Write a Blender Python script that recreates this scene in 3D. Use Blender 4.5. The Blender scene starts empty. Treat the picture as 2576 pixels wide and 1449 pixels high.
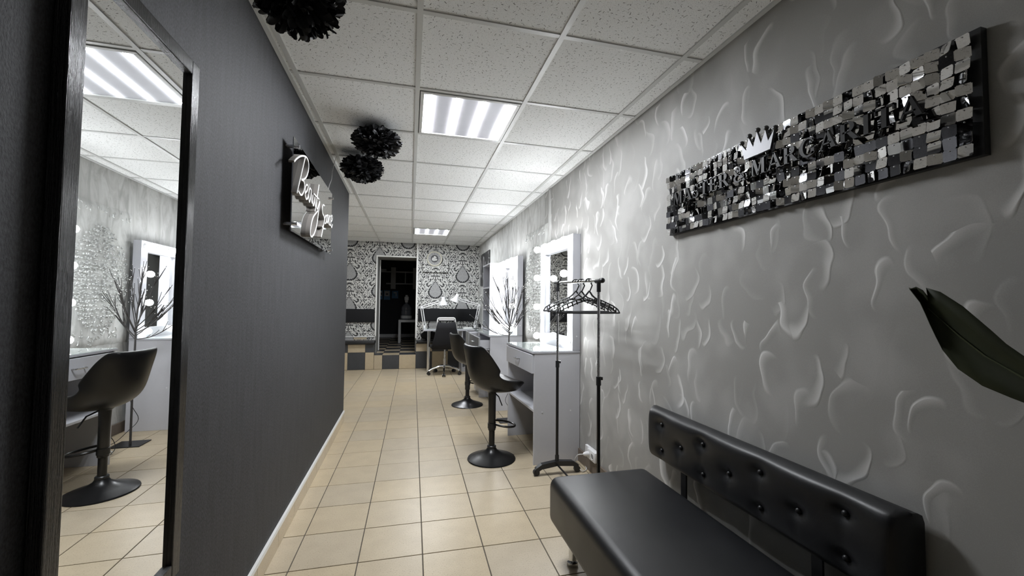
import bpy, bmesh, math, random
from mathutils import Vector, Matrix
random.seed(7)
sc = bpy.context.scene
COL = sc.collection
PI = math.pi

# ------------------------------------------------------------------ camera
CAM_Z = 1.24
yaw, pitch, roll = .2435, .039, .0105
fwd = Vector((math.sin(yaw)*math.cos(pitch), math.cos(yaw)*math.cos(pitch), math.sin(pitch)))
rgt = Vector((math.cos(yaw), -math.sin(yaw), 0))
up = rgt.cross(fwd)
r2 = math.cos(roll)*rgt + math.sin(roll)*up
u2 = math.cos(roll)*up - math.sin(roll)*rgt
cd = bpy.data.cameras.new('camera')
cam = bpy.data.objects.new('camera', cd)
COL.objects.link(cam)
cd.sensor_width = 36.0
cd.lens = 1027.4/2576*36.0
cd.clip_start = .02
cam.matrix_world = Matrix(((r2.x, u2.x, -fwd.x, 0), (r2.y, u2.y, -fwd.y, 0), (r2.z, u2.z, -fwd.z, CAM_Z), (0, 0, 0, 1)))
sc.camera = cam

# ------------------------------------------------------------------ light and exposure
PANEL = 1.0         # glow of the panel diffusers
LED = 150.0         # led rows in the ceiling panels

BULB = 32.0         # globe bulbs round the make-up mirrors
w = bpy.data.worlds.new('world'); sc.world = w; w.use_nodes = True
w.node_tree.nodes['Background'].inputs[0].default_value = (.9, .95, 1, 1)
w.node_tree.nodes['Background'].inputs[1].default_value = .05
vs = sc.view_settings
vs.view_transform = 'Standard'; vs.look = 'None'; vs.gamma = 1; vs.use_curve_mapping = False
vs.exposure = 0.92
cy = sc.cycles
cy.use_denoising = True
cy.use_adaptive_sampling = True; cy.adaptive_threshold = .035
cy.max_bounces = 7; cy.diffuse_bounces = 4; cy.glossy_bounces = 4; cy.transmission_bounces = 2
cy.sample_clamp_indirect = 6.0
cy.use_light_tree = False; cy.caustics_reflective = True; cy.caustics_refractive = False
cy.blur_glossy = .5

# ------------------------------------------------------------------ material helpers
class G:
    def __init__(s, name):
        s.m = bpy.data.materials.new(name); s.m.use_nodes = True
        s.nt = s.m.node_tree; s.b = s.nt.nodes['Principled BSDF']
    def new(s, t, **kw):
        n = s.nt.nodes.new(t)
        for k, v in kw.items(): setattr(n, k, v)
        return n
    def put(s, sock, v):
        if hasattr(v, 'is_output'): s.nt.links.new(v, sock)
        elif v is not None: sock.default_value = v
    def math(s, op, a, b=None, c=None, clamp=False):
        n = s.new('ShaderNodeMath', operation=op); n.use_clamp = clamp
        s.put(n.inputs[0], a)
        if b is not None: s.put(n.inputs[1], b)
        if c is not None: s.put(n.inputs[2], c)
        return n.outputs[0]
    def pos(s):
        n = s.new('ShaderNodeNewGeometry'); x = s.new('ShaderNodeSeparateXYZ')
        s.nt.links.new(n.outputs['Position'], x.inputs[0])
        return n.outputs['Position'], x.outputs[0], x.outputs[1], x.outputs[2]
    def xyz(s, x, y, z=0.0):
        n = s.new('ShaderNodeCombineXYZ')
        s.put(n.inputs[0], x); s.put(n.inputs[1], y); s.put(n.inputs[2], z)
        return n.outputs[0]
    def noise(s, vec, scale, detail=2, rough=.5, dist=0.0, out=0):
        n = s.new('ShaderNodeTexNoise'); s.put(n.inputs['Vector'], vec)
        n.inputs['Scale'].default_value = scale; n.inputs['Detail'].default_value = detail
        n.inputs['Roughness'].default_value = rough; n.inputs['Distortion'].default_value = dist
        return n.outputs[out]
    def step(s, v, a, b):                      # smooth 0..1 between a and b
        n = s.new('ShaderNodeMapRange', interpolation_type='SMOOTHSTEP')
        s.put(n.inputs[0], v); n.inputs[1].default_value = a; n.inputs[2].default_value = b
        return n.outputs[0]
    def mix(s, f, a, b):
        n = s.new('ShaderNodeMix', data_type='RGBA')
        s.put(n.inputs[0], f)
        s.put(n.inputs[6], (*a, 1) if isinstance(a, tuple) and len(a) == 3 else a)
        s.put(n.inputs[7], (*b, 1) if isinstance(b, tuple) and len(b) == 3 else b)
        return n.outputs[2]
    def bump(s, h, strength=.3, dist=.01):
        n = s.new('ShaderNodeBump'); s.put(n.inputs['Height'], h)
        n.inputs['Strength'].default_value = strength; n.inputs['Distance'].default_value = dist
        s.nt.links.new(n.outputs[0], s.b.inputs['Normal'])
    def set(s, color=None, rough=None, metal=None, spec=None, **kw):
        if color is not None: s.put(s.b.inputs['Base Color'], (*color, 1) if isinstance(color, tuple) and len(color) == 3 else color)
        if rough is not None: s.put(s.b.inputs['Roughness'], rough)
        if metal is not None: s.put(s.b.inputs['Metallic'], metal)
        if spec is not None: s.put(s.b.inputs['Specular IOR Level'], spec)
        for k, v in kw.items(): s.put(s.b.inputs[k], v)
        return s.m

def plain(name, color, rough=.5, metal=0.0, grain=.06, gscale=60, spec=.5, bump=0.0):
    """a plain finish with a little procedural unevenness"""
    g = G(name); p, x, y, z = g.pos()
    n = g.noise(p, gscale, 3)
    k = g.math('MULTIPLY_ADD', n, 2*grain, 1-grain)
    cn = g.new('ShaderNodeVectorMath', operation='SCALE'); cn.inputs[0].default_value = color
    g.nt.links.new(k, cn.inputs['Scale'])
    r = g.math('MULTIPLY_ADD', n, .1, max(rough-.05, 0))
    if bump: g.bump(n, bump, .002)
    return g.set(cn.outputs[0], r, metal, spec)

def swirl_layer(g, y, z, sep, scale, sz, seed, r, off, warp):
    """brushed crescents: one per Voronoi cell, each turned its own way"""
    yy = g.math('ADD', y, g.math('MULTIPLY', g.math('SUBTRACT', sep.outputs[0], .5), warp))
    zz = g.math('MULTIPLY', g.math('ADD', z, g.math('MULTIPLY', g.math('SUBTRACT', sep.outputs[1], .5), warp)), sz)
    v = g.new('ShaderNodeTexVoronoi', voronoi_dimensions='2D', feature='F1')
    g.nt.links.new(g.xyz(g.math('ADD', yy, seed*3.1), zz), v.inputs['Vector'])
    v.inputs['Scale'].default_value = scale; v.inputs['Randomness'].default_value = .8
    px = g.new('ShaderNodeSeparateXYZ'); g.nt.links.new(v.outputs['Position'], px.inputs[0])
    ly = g.math('MULTIPLY', g.math('SUBTRACT', g.math('ADD', yy, seed*3.1), px.outputs[0]), scale)
    lz = g.math('MULTIPLY', g.math('SUBTRACT', zz, px.outputs[1]), scale)
    cs = g.new('ShaderNodeSeparateColor'); g.nt.links.new(v.outputs['Color'], cs.inputs[0])
    flip = g.math('MULTIPLY', g.math('GREATER_THAN', cs.outputs[2], .5), PI)
    ang = g.math('ADD', g.math('MULTIPLY_ADD', cs.outputs[0], 1.7, -.85), flip)
    c, s_ = g.math('COSINE', ang), g.math('SINE', ang)
    a = g.math('ADD', g.math('MULTIPLY', ly, c), g.math('MULTIPLY', lz, s_))
    b = g.math('SUBTRACT', g.math('MULTIPLY', lz, c), g.math('MULTIPLY', ly, s_))
    def ln(p, q): return g.math('SQRT', g.math('ADD', g.math('MULTIPLY', p, p), g.math('MULTIPLY', q, q)))
    a = g.math('MULTIPLY', a, 1.55)
    d1 = ln(a, b)
    d2 = ln(g.math('ADD', a, off), g.math('ADD', b, .06))
    cres = g.math('MULTIPLY', g.step(d1, r, r-.08), g.step(d2, r*.80, r*1.55))
    return g.math('MULTIPLY', cres, g.step(cs.outputs[1], .15, 1.0))

def mat_swirl():
    g = G('swirl_plaster_wallpaper'); p, x, y, z = g.pos()
    sep = g.new('ShaderNodeSeparateColor'); g.nt.links.new(g.noise(g.xyz(y, z, 1.7), 7, 1, .5, 0, 1), sep.inputs[0])
    l1 = swirl_layer(g, y, z, sep, 6.8, .70, 1.7, .47, .27, .11)
    l2 = swirl_layer(g, y, z, sep, 8.2, .62, 4.3, .44, .24, .10)
    tot = g.math('MAXIMUM', l1, g.math('MULTIPLY', l2, .9))
    cloud = g.noise(g.xyz(g.math('MULTIPLY', y, 1.3), z, 0), 3.0, 2, .6)
    fine = g.noise(p, 420, 0)
    f = g.math('ADD', g.math('MULTIPLY', tot, 1.0), g.math('MULTIPLY', g.step(cloud, .42, .7), .22), clamp=True)
    f = g.math('ADD', f, g.math('MULTIPLY_ADD', fine, .16, -.08), clamp=True)
    col = g.mix(f, (.32, .315, .298), (.68, .675, .66))
    g.bump(tot, .32, .006)
    return g.set(col, g.math('MULTIPLY_ADD', tot, -.15, .58), 0, .45)

def mat_far_plaster(name='brushed_plaster', a=(.40, .40, .385), b=(.62, .625, .61)):
    g = G(name); p, x, y, z = g.pos()
    st = g.noise(g.xyz(g.math('MULTIPLY', y, 3.0), g.math('MULTIPLY', z, 1.0), x), 3.2, 5, .6, 1.2)
    col = g.mix(g.step(st, .3, .7), a, b)
    g.bump(st, .35, .01)
    return g.set(col, .6)

def mat_dark_textile():
    g = G('charcoal_textile_wallpaper'); p, x, y, z = g.pos()
    n = g.noise(g.xyz(g.math('MULTIPLY', y, 1.0), g.math('MULTIPLY', z, .45), 0), 260, 3, .6)
    m = g.noise(g.xyz(g.math('MULTIPLY', y, 3.0), g.math('MULTIPLY', z, .3), 0), 14, 3, .6)
    f = g.math('ADD', g.math('MULTIPLY', n, .75), g.math('MULTIPLY', m, .25))
    col = g.mix(g.step(f, .3, .72), (.013, .013, .0145), (.052, .0525, .058))
    g.bump(n, .5, .002)
    return g.set(col, .66, 0, .32)

def mat_ceiling_tile():
    g = G('mineral_fibre_tile'); p, x, y, z = g.pos()
    # short worm-shaped fissures: one little dash per cell, each at its own angle, plus pin holes
    v = g.new('ShaderNodeTexVoronoi', voronoi_dimensions='2D', feature='F1')
    wv = g.noise(g.xyz(x, y, 0), 60, 0, .5, 0, 1)
    ws = g.new('ShaderNodeSeparateColor'); g.nt.links.new(wv, ws.inputs[0])
    xx = g.math('ADD', x, g.math('MULTIPLY', ws.outputs[0], .01)); yy = g.math('ADD', y, g.math('MULTIPLY', ws.outputs[1], .01))
    g.nt.links.new(g.xyz(xx, yy), v.inputs['Vector']); v.inputs['Scale'].default_value = 46
    pp = g.new('ShaderNodeSeparateXYZ'); g.nt.links.new(v.outputs['Position'], pp.inputs[0])
    cs = g.new('ShaderNodeSeparateColor'); g.nt.links.new(v.outputs['Color'], cs.inputs[0])
    lx = g.math('SUBTRACT', xx, pp.outputs[0]); ly = g.math('SUBTRACT', yy, pp.outputs[1])
    an = g.math('MULTIPLY', cs.outputs[0], PI)
    c, s_ = g.math('COSINE', an), g.math('SINE', an)
    a = g.math('ABSOLUTE', g.math('ADD', g.math('MULTIPLY', lx, c), g.math('MULTIPLY', ly, s_)))
    b = g.math('ABSOLUTE', g.math('SUBTRACT', g.math('MULTIPLY', ly, c), g.math('MULTIPLY', lx, s_)))
    ln = g.math('MULTIPLY_ADD', cs.outputs[1], .0085, -.0015)
    d = g.math('MULTIPLY', g.math('LESS_THAN', a, ln), g.step(b, .0016, .0006))
    hole = g.step(g.noise(g.xyz(x, y, 3), 330, 0), .69, .74)
    f = g.math('MAXIMUM', d, g.math('MULTIPLY', hole, .6))
    oi = g.new('ShaderNodeObjectInfo')
    base = g.mix(g.math('MULTIPLY', oi.outputs['Random'], .5), (.90, .91, .91), (.87, .88, .88))
    col = g.mix(f, base, (.19, .19, .185))
    g.bump(g.math('SUBTRACT', 1.0, f), .4, .002)
    return g.set(col, .9, 0, .2)

def mat_floor_tile(name, base, dark, light):
    g = G(name); p, x, y, z = g.pos()
    oi = g.new('ShaderNodeObjectInfo')
    sp = g.noise(p, 150, 3, .6); cl = g.noise(p, 9, 3)
    col = g.mix(g.step(sp, .57, .68), base, dark)
    col = g.mix(g.math('MULTIPLY', g.step(sp, .42, .30), .6), col, light)
    col = g.mix(g.math('MULTIPLY', g.step(cl, .35, .7), .25), col, dark)
    hs = g.new('ShaderNodeHueSaturation'); g.nt.links.new(col, hs.inputs['Color'])
    g.nt.links.new(g.math('MULTIPLY_ADD', oi.outputs['Random'], .09, .955), hs.inputs['Value'])
    g.nt.links.new(g.math('MULTIPLY_ADD', oi.outputs['Random'], .16, .94), hs.inputs['Saturation'])
    return g.set(hs.outputs[0], g.math('MULTIPLY_ADD', sp, .15, .27), 0, .45)

def mat_damask():
    g = G('damask_wallpaper'); p, x, y, z = g.pos()
    u = g.math('ADD', g.math('DIVIDE', g.math('SUBTRACT', x, .47), .53), 10.5)
    k = g.math('FLOOR', u)
    a = g.math('MULTIPLY', g.math('ABSOLUTE', g.math('SUBTRACT', g.math('FRACT', u), .5)), .53)
    zo = g.math('MULTIPLY', g.math('MODULO', k, 2.0), .32)
    b = g.math('MULTIPLY', g.math('SUBTRACT', g.math('FRACT', g.math('ADD', g.math('DIVIDE', g.math('SUBTRACT', g.math('SUBTRACT', z, 1.46), zo), .64), 10.5)), .5), .64)
    # medallion: an onion shape, pointed upwards, with a scalloped dark rim
    bp = g.math('MAXIMUM', b, 0.0); bn = g.math('MINIMUM', b, 0.0)
    tt = g.math('DIVIDE', bp, .20, clamp=True)
    wa = g.math('MULTIPLY', g.math('MULTIPLY', g.math('SUBTRACT', 1.0, tt), g.math('MULTIPLY_ADD', tt, .55, 1.0)), .128)
    aa = g.math('DIVIDE', a, g.math('MAXIMUM', wa, .012))
    bb = g.math('ADD', g.math('DIVIDE', bn, .12), g.math('MULTIPLY', g.math('POWER', tt, 4.0), .9))
    r = g.math('SQRT', g.math('ADD', g.math('MULTIPLY', aa, aa), g.math('MULTIPLY', bb, bb)))
    r = g.math('ADD', r, g.math('MULTIPLY', g.math('SINE', g.math('MULTIPLY', g.math('ADD', b, g.math('MULTIPLY', a, .6)), 190)), .05))
    # foliage: contour bands of mirrored, folded noise give scrolls; a second noise cuts them into leaves
    vec = g.xyz(a, g.math('ADD', b, g.math('MULTIPLY', a, .7)), 0.0)
    n1 = g.noise(vec, 5.0, 1.5, .5, .9)
    n2 = g.noise(vec, 11, 1, .5, 1.2)
    n3 = g.noise(vec, 24, 1, .5, 1.0)
    band = g.math('SINE', g.math('MULTIPLY_ADD', n1, 62.0, g.math('MULTIPLY', n2, 7.0)))
    leaf = g.math('MULTIPLY', g.step(band, .30, .48), g.step(n3, .40, .47))
    bold = g.math('MULTIPLY', g.step(band, -.6, .0), g.math('MULTIPLY', g.step(n2, .49, .53), g.step(n3, .44, .50)))
    blk = g.math('MAXIMUM', leaf, bold)
    stem = g.math('MULTIPLY', g.step(a, .011, .008), g.math('MULTIPLY', g.step(b, .19, .20), g.step(b, .30, .29)))
    blk = g.math('MAXIMUM', blk, stem)
    out = g.mix(blk, (.62, .62, .60), (.022, .022, .024))
    hatch = g.noise(vec, 75, 2, .6)
    grey = g.mix(g.step(hatch, .45, .6), (.40, .40, .40), (.26, .26, .26))
    col = g.mix(g.step(r, 1.0, .95), out, grey)
    rim = g.math('MULTIPLY', g.step(r, .86, .91), g.step(r, 1.15, 1.10))
    halo = g.math('MULTIPLY', g.step(r, 1.05, 1.08), g.step(r, 1.28, 1.20))
    col = g.mix(g.math('MULTIPLY', halo, .8), col, (.62, .62, .60))
    col = g.mix(rim, col, (.02, .02, .022))
    return g.set(col, .55, 0, .4)

def mat_emit(name, col, s):
    g = G(name); g.set((.9, .9, .9), .4)
    p, x, y, z = g.pos()
    k = g.math('MULTIPLY_ADD', g.noise(p, 40, 1), .06*s, .97*s)
    g.put(g.b.inputs['Emission Color'], (*col, 1)); g.put(g.b.inputs['Emission Strength'], k)
    return g.m

def mat_panel():
    """ceiling panel: four led rows behind a milky diffuser"""
    g = G('led_panel_diffuser'); p, x, y, z = g.pos()
    t = g.math('DIVIDE', g.math('SUBTRACT', x, .016+.075), .15)
    c = g.math('COSINE', g.math('MULTIPLY', t, 2*PI))
    k = g.math('POWER', g.math('MULTIPLY_ADD', c, .5, .5), 3.0)
    nz = g.noise(p, 14, 2)
    s = g.math('MULTIPLY_ADD', k, PANEL*.55, PANEL*.16)
    s = g.math('MULTIPLY', s, g.math('MULTIPLY_ADD', nz, .2, .9))
    g.set((.22, .22, .23), .5)
    g.put(g.b.inputs['Emission Color'], (.88, .91, 1, 1)); g.put(g.b.inputs['Emission Strength'], s)
    return g.m

M = {}
M['swirl'] = mat_swirl()
M['plaster'] = mat_far_plaster()
M['relief'] = mat_far_plaster('silver_grey_relief_plaster', (.42, .425, .41), (.66, .67, .655))
M['textile'] = mat_dark_textile()
M['scroll'] = plain('silver_scroll_paint', (.66, .67, .66), .32, .35, .12, 80)
M['ctile'] = mat_ceiling_tile()
M['cbar'] = plain('white_ceiling_grid', (.62, .63, .62), .35, .0, .03)
M['ftile'] = mat_floor_tile('beige_floor_tile', (.54, .455, .325), (.38, .31, .215), (.62, .54, .405))
M['ptile_d'] = mat_floor_tile('dark_grey_tile', (.062, .066, .074), (.04, .042, .047), (.09, .094, .1))
M['grout'] = plain('dark_grout', (.105, .09, .072), .9)
M['damask'] = mat_damask()
M['panel'] = mat_panel()
M['bulb'] = mat_emit('lit_globe_bulb', (.97, .985, 1.0), BULB)
M['led'] = mat_emit('lit_led_row', (.93, .96, 1.0), LED)
M['tip'] = mat_emit('led_twig_tip', (1, 1, .95), 1.2)
M['tip'].cycles.emission_sampling = 'NONE'; M['panel'].cycles.emission_sampling = 'NONE'
M['white'] = plain('white_laminate', (.46, .465, .50), .38, 0, .03)
M['lightgrey'] = plain('pale_grey_laminate', (.56, .565, .60), .42, 0, .03)
M['midgrey'] = plain('grey_laminate', (.27, .275, .28), .45, 0, .04)
M['whiteplastic'] = plain('white_plastic', (.78, .78, .79), .35, 0, .02)
M['strip'] = plain('white_trim', (.82, .82, .80), .4, 0, .02)
M['revealpaint'] = plain('grey_reveal_paint', (.30, .30, .29), .6)
M['blackplastic'] = plain('black_plastic', (.016, .017, .019), .38, 0, .1)
M['blackmetal'] = plain('black_powder_coat', (.013, .013, .014), .30, .2, .1)
M['chrome'] = plain('chrome', (.80, .81, .83), .12, 1.0, .02)
M['steel'] = plain('satin_metal', (.62, .62, .64), .28, 1.0, .03)
M['blackfabric'] = plain('black_fabric', (.012, .012, .014), .85, 0, .2, 300, .3, .2)
M['tissue'] = plain('black_tissue_paper', (.010, .010, .011), .55, 0, .3, 90, .35)
M['brown'] = plain('brown_baseboard', (.15, .12, .095), .5, 0, .2, 25)
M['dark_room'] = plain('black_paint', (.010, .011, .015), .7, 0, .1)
M['shelfgrey'] = plain('grey_melamine', (.66, .66, .66), .5)
M['cable_b'] = plain('black_cable', (.02, .02, .02), .5)
M['cable_w'] = plain('white_cable', (.7, .7, .7), .45)
M['letterblack'] = plain('black_acrylic', (.008, .0075, .0075), .42, 0, .05, 60, .3)
M['letterside'] = plain('neon_flex_side', (.17, .155, .14), .5, 0, .05)
M['letterface'] = plain('neon_flex_face', (.66, .66, .65), .4, 0, .02)
M['leaf'] = plain('dark_green_leaf', (.017, .021, .006), .6, 0, .4, 18, .25)
M['midrib'] = plain('pale_green_midrib', (.05, .06, .025), .45, 0, .2, 30)
M['pot'] = plain('dark_ceramic', (.03, .03, .03), .4)
M['soil'] = plain('soil', (.02, .015, .01), .95, 0, .4, 120)
M['twig'] = plain('dark_twig', (.045, .042, .04), .6, 0, .3, 200)
M['paper'] = plain('white_paper', (.75, .75, .74), .7, 0, .05)
M['blue'] = plain('blue_print', (.12, .28, .48), .6, 0, .2, 60)
M['ink'] = plain('black_ink', (.02, .02, .02), .7)
M['ivory'] = plain('ivory_clock_rim', (.70, .68, .58), .35, 0, .03)
M['dial'] = plain('grey_dial', (.33, .33, .33), .45, 0, .06)
M['emblem'] = plain('dark_emblem', (.035, .036, .04), .5)

def mat_mirror(name, c=(.90, .91, .91), r=.004):
    g = G(name); p, x, y, z = g.pos()
    n = g.noise(p, 2, 1)
    return g.set(c, g.math('MULTIPLY_ADD', n, .004, r), 1.0)
M['mirror'] = mat_mirror('silvered_mirror')
M['acrylic'] = mat_mirror('mirrored_acrylic', (.60, .61, .62), .01)
M['sequin'] = mat_mirror('silver_sequin', (.80, .80, .81), .02)
M['crown'] = plain('brushed_silver', (.13, .13, .135), .42, 1.0, .05, 200)

def mat_leather(name, c, r):
    g = G(name); p, x, y, z = g.pos()
    v = g.new('ShaderNodeTexVoronoi', feature='DISTANCE_TO_EDGE'); g.nt.links.new(p, v.inputs['Vector']); v.inputs['Scale'].default_value = 420
    g.bump(g.step(v.outputs['Distance'], 0, .25), .12, .0006)
    n = g.noise(p, 6, 2)
    return g.set(c, g.math('MULTIPLY_ADD', n, .12, r), 0, .5)
M['leather'] = mat_leather('black_leatherette', (.0085, .009, .0105), .34)
M['stoolleather'] = mat_leather('black_stool_leatherette', (.009, .0088, .009), .24)

def mat_painted_wood():
    g = G('brushed_black_wood'); p, x, y, z = g.pos()
    n = g.noise(g.xyz(g.math('MULTIPLY', x, 260), g.math('MULTIPLY', y, 260), g.math('MULTIPLY', z, 10)), 1, 4, .7)
    g.bump(n, .9, .003)
    col = g.mix(g.step(n, .45, .75), (.005, .0053, .0065), (.014, .0145, .018))
    return g.set(col, g.math('MULTIPLY_ADD', n, .25, .10), 0, .55)
M['blackwood'] = mat_painted_wood()

def mat_glass(name, tint):
    g = G(name); p, x, y, z = g.pos()
    n = g.noise(p, 5, 1)
    return g.set(tint, g.math('MULTIPLY_ADD', n, .01, .01), 0, .5, **{'Coat Weight': 1.0, 'Coat Roughness': .01})
M['glasstop'] = mat_glass('painted_glass_top', (.62, .70, .68))
M['bottle'] = mat_glass('clear_bottle', (.16, .17, .19))

def mat_picture():
    g = G('dark_canvas_print'); p, x, y, z = g.pos()
    n = g.noise(g.xyz(g.math('MULTIPLY', y, 1.6), g.math('MULTIPLY', z, .8), 0), 4.5, 3, .5, 1.5)
    return g.set(g.mix(g.step(n, .56, .64), (.02, .02, .021), (.55, .55, .55)), .5)
M['picture'] = mat_picture()

# ------------------------------------------------------------------ mesh helpers
def BM(): return bmesh.new()
def box(bm, x0, x1, y0, y1, z0, z1, bev=0.0, seg=2):
    r = bmesh.ops.create_cube(bm, size=1.0)
    for v in r['verts']:
        v.co = Vector((x0+(v.co.x+.5)*(x1-x0), y0+(v.co.y+.5)*(y1-y0), z0+(v.co.z+.5)*(z1-z0)))
    if bev:
        es = list({e for v in r['verts'] for e in v.link_edges})
        bmesh.ops.bevel(bm, geom=es, offset=bev, segments=seg, profile=.5, affect='EDGES')
    return bm
def frame(d):
    d = d.normalized(); a = Vector((0, 0, 1)) if abs(d.z) < .9 else Vector((1, 0, 0))
    u = d.cross(a).normalized(); return u, d.cross(u)
def tube(bm, pts, r, seg=8, closed=False, caps=True):
    pts = [Vector(p) for p in pts]; n = len(pts); rings = []
    u = None
    for i, p in enumerate(pts):
        if closed: d = pts[(i+1) % n]-pts[i-1]
        else: d = pts[min(i+1, n-1)]-pts[max(i-1, 0)]
        if d.length < 1e-9: d = Vector((0, 0, 1))
        d.normalize()
        if u is None: u, v = frame(d)
        else:
            u = u-d*u.dot(d)
            if u.length < 1e-6: u, v = frame(d)
            u.normalize(); v = d.cross(u)
        rr = r[i] if isinstance(r, (list, tuple)) else r
        rings.append([bm.verts.new(p+u*rr*math.cos(2*PI*k/seg)+v*rr*math.sin(2*PI*k/seg)) for k in range(seg)])
    m = n if closed else n-1
    for i in range(m):
        A, B = rings[i], rings[(i+1) % n]
        for k in range(seg):
            bm.faces.new((A[k], A[(k+1) % seg], B[(k+1) % seg], B[k]))
    if caps and not closed:
        bm.faces.new(list(reversed(rings[0]))); bm.faces.new(rings[-1])
    return bm
def cyl(bm, p0, p1, r0, r1=None, seg=16): return tube(bm, [p0, p1], [r0, r0 if r1 is None else r1], seg)
def lathe(bm, prof, c=(0, 0, 0), seg=24, axis='Z', cap=True):
    rings = []
    for r, h in prof:
        ring = []
        for k in range(seg):
            a = 2*PI*k/seg; x, y = r*math.cos(a), r*math.sin(a)
            co = (x, y, h) if axis == 'Z' else ((h, x, y) if axis == 'X' else (x, h, y))
            ring.append(bm.verts.new(Vector(c)+Vector(co)))
        rings.append(ring)
    for A, B in zip(rings, rings[1:]):
        for k in range(seg): bm.faces.new((A[k], A[(k+1) % seg], B[(k+1) % seg], B[k]))
    if cap:
        bm.faces.new(list(reversed(rings[0]))); bm.faces.new(rings[-1])
    return bm
def ball(bm, c, r, seg=16, sz=1.0):
    res = bmesh.ops.create_uvsphere(bm, u_segments=seg, v_segments=max(6, seg//2+2), radius=r)
    for v in res['verts']: v.co = Vector((v.co.x, v.co.y, v.co.z*sz))+Vector(c)
    return bm
def prism(bm, poly, place, d0, d1):
    """poly: 2-D outline; place(a, b, d) gives the 3-D point"""
    A = [bm.verts.new(place(a, b, d0)) for a, b in poly]; B = [bm.verts.new(place(a, b, d1)) for a, b in poly]
    bm.faces.new(A); bm.faces.new(list(reversed(B)))
    n = len(poly)
    for i in range(n): bm.faces.new((A[i], B[i], B[(i+1) % n], A[(i+1) % n]))
    return bm
def obj(name, bm, mat, parent=None, smooth=False, loc=None, rot=None):
    bmesh.ops.recalc_face_normals(bm, faces=bm.faces[:])
    me = bpy.data.meshes.new(name); bm.to_mesh(me); bm.free()
    me.materials.append(M[mat] if isinstance(mat, str) else mat)
    if smooth:
        me.polygons.foreach_set('use_smooth', [True]*len(me.polygons)); me.set_sharp_from_angle(angle=math.radians(40))
    o = bpy.data.objects.new(name, me); COL.objects.link(o)
    if parent is not None: o.parent = parent
    if loc is not None: o.location = loc
    if rot is not None: o.rotation_euler = rot
    return o
def inst(name, src, parent=None, loc=(0, 0, 0), rot=(0, 0, 0)):
    o = bpy.data.objects.new(name, src.data); COL.objects.link(o)
    o.parent = parent; o.location = loc; o.rotation_euler = rot
    return o
def tag(o, label, cat, group=None):
    o['label'] = label; o['category'] = cat
    if group: o['group'] = group
    return o
def thing(name, label, cat, loc=(0, 0, 0), rz=0.0, group=None):
    o = bpy.data.objects.new(name, None); COL.objects.link(o); o.empty_display_size = .05
    o.location = loc; o.rotation_euler = (0, 0, rz)
    return tag(o, label, cat, group)
def struct(name, bm, mat, parent=None, smooth=False):
    o = obj(name, bm, mat, parent, smooth)
    o['kind'] = 'structure'
    return o
def stuff(o): o['kind'] = 'stuff'; return o

# ------------------------------------------------------------------ room shell
CZ = 2.398                      # ceiling
XR = 1.335                      # right wall
YB = -1.6                       # wall behind the camera
YE = 8.20                       # far wall, left of and above the doorway
YER = 8.13                      # far wall right of the doorway (slightly proud)
XL2 = -2.4                      # left side of the wider far part
def xl(y): return -.607-.0105*y # left corridor wall face
SX0, SX1, STZ = -.635, .119, .268   # doorway sides, height of its step

bm = BM(); prism(bm, [(xl(YB), YB), (xl(4.6), 4.6), (-.80, 4.6), (-.80, YB)], lambda a, b, d: Vector((a, b, d)), 0, CZ+.15)
struct('wall_left', bm, 'textile')
struct('wall_return', box(BM(), XL2, -.80, 4.48, 4.6, 0, CZ+.15), 'plaster')
struct('wall_far_left', box(BM(), XL2-.1, XL2, 4.48, YE, 0, CZ+.15), 'plaster')
struct('wall_right', box(BM(), XR, XR+.1, YB, 4.0, 0, CZ+.15), 'swirl')
struct('wall_right_far', box(BM(), XR, XR+.1, 4.0, YE+.7, 0, CZ+.15), 'plaster')
struct('wall_back', box(BM(), -.80, XR+.1, YB-.1, YB, 0, CZ+.15), 'plaster')
bm = BM()
box(bm, XL2-.1, SX0, YE, YE+.65, 0, CZ+.15)
box(bm, SX0, SX1, YE, YE+.65, 2.135, CZ+.15)
struct('wall_end', bm, 'damask')
struct('wall_end_right', box(BM(), SX1, XR, YER, YE+.65, 0, CZ+.15), 'damask')
# dark back room behind the doorway
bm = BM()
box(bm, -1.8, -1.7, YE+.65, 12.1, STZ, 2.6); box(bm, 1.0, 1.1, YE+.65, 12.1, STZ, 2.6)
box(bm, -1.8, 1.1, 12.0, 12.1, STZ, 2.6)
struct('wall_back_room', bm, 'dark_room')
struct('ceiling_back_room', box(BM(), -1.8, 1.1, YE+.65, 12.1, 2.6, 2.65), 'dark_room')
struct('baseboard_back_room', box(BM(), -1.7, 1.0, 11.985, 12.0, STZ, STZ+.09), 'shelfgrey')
# doorway lining and white edge trim
d = struct('door_1', box(BM(), SX0, SX0+.012, YE-.005, YE+.65, STZ, 2.135), 'revealpaint')
obj('reveal_lining', box(BM(), SX1-.012, SX1, YE-.005, YE+.65, STZ, 2.135), 'revealpaint', d)
obj('reveal_lining', box(BM(), SX0, SX1, YE-.005, YE+.65, 2.123, 2.135), 'revealpaint', d)
obj('edge_trim', box(BM(), SX0-.012, SX0+.014, YE-.018, YE-.004, .60, 2.147), 'strip', d)
obj('edge_trim', box(BM(), SX0+.014, SX1, YE-.018, YE-.004, 2.121, 2.147), 'strip', d)
obj('edge_trim', box(BM(), SX1-.016, SX1+.014, YER-.014, YER, .56, CZ), 'strip', d)
obj('inner_edge_trim', box(BM(), SX0+.012, SX0+.03, YE+.63, YE+.652, STZ, 2.12), 'strip', d)
struct('trim_1', box(BM(), XL2, SX0, YE-.012, YE, .585, .60), 'strip')

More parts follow.
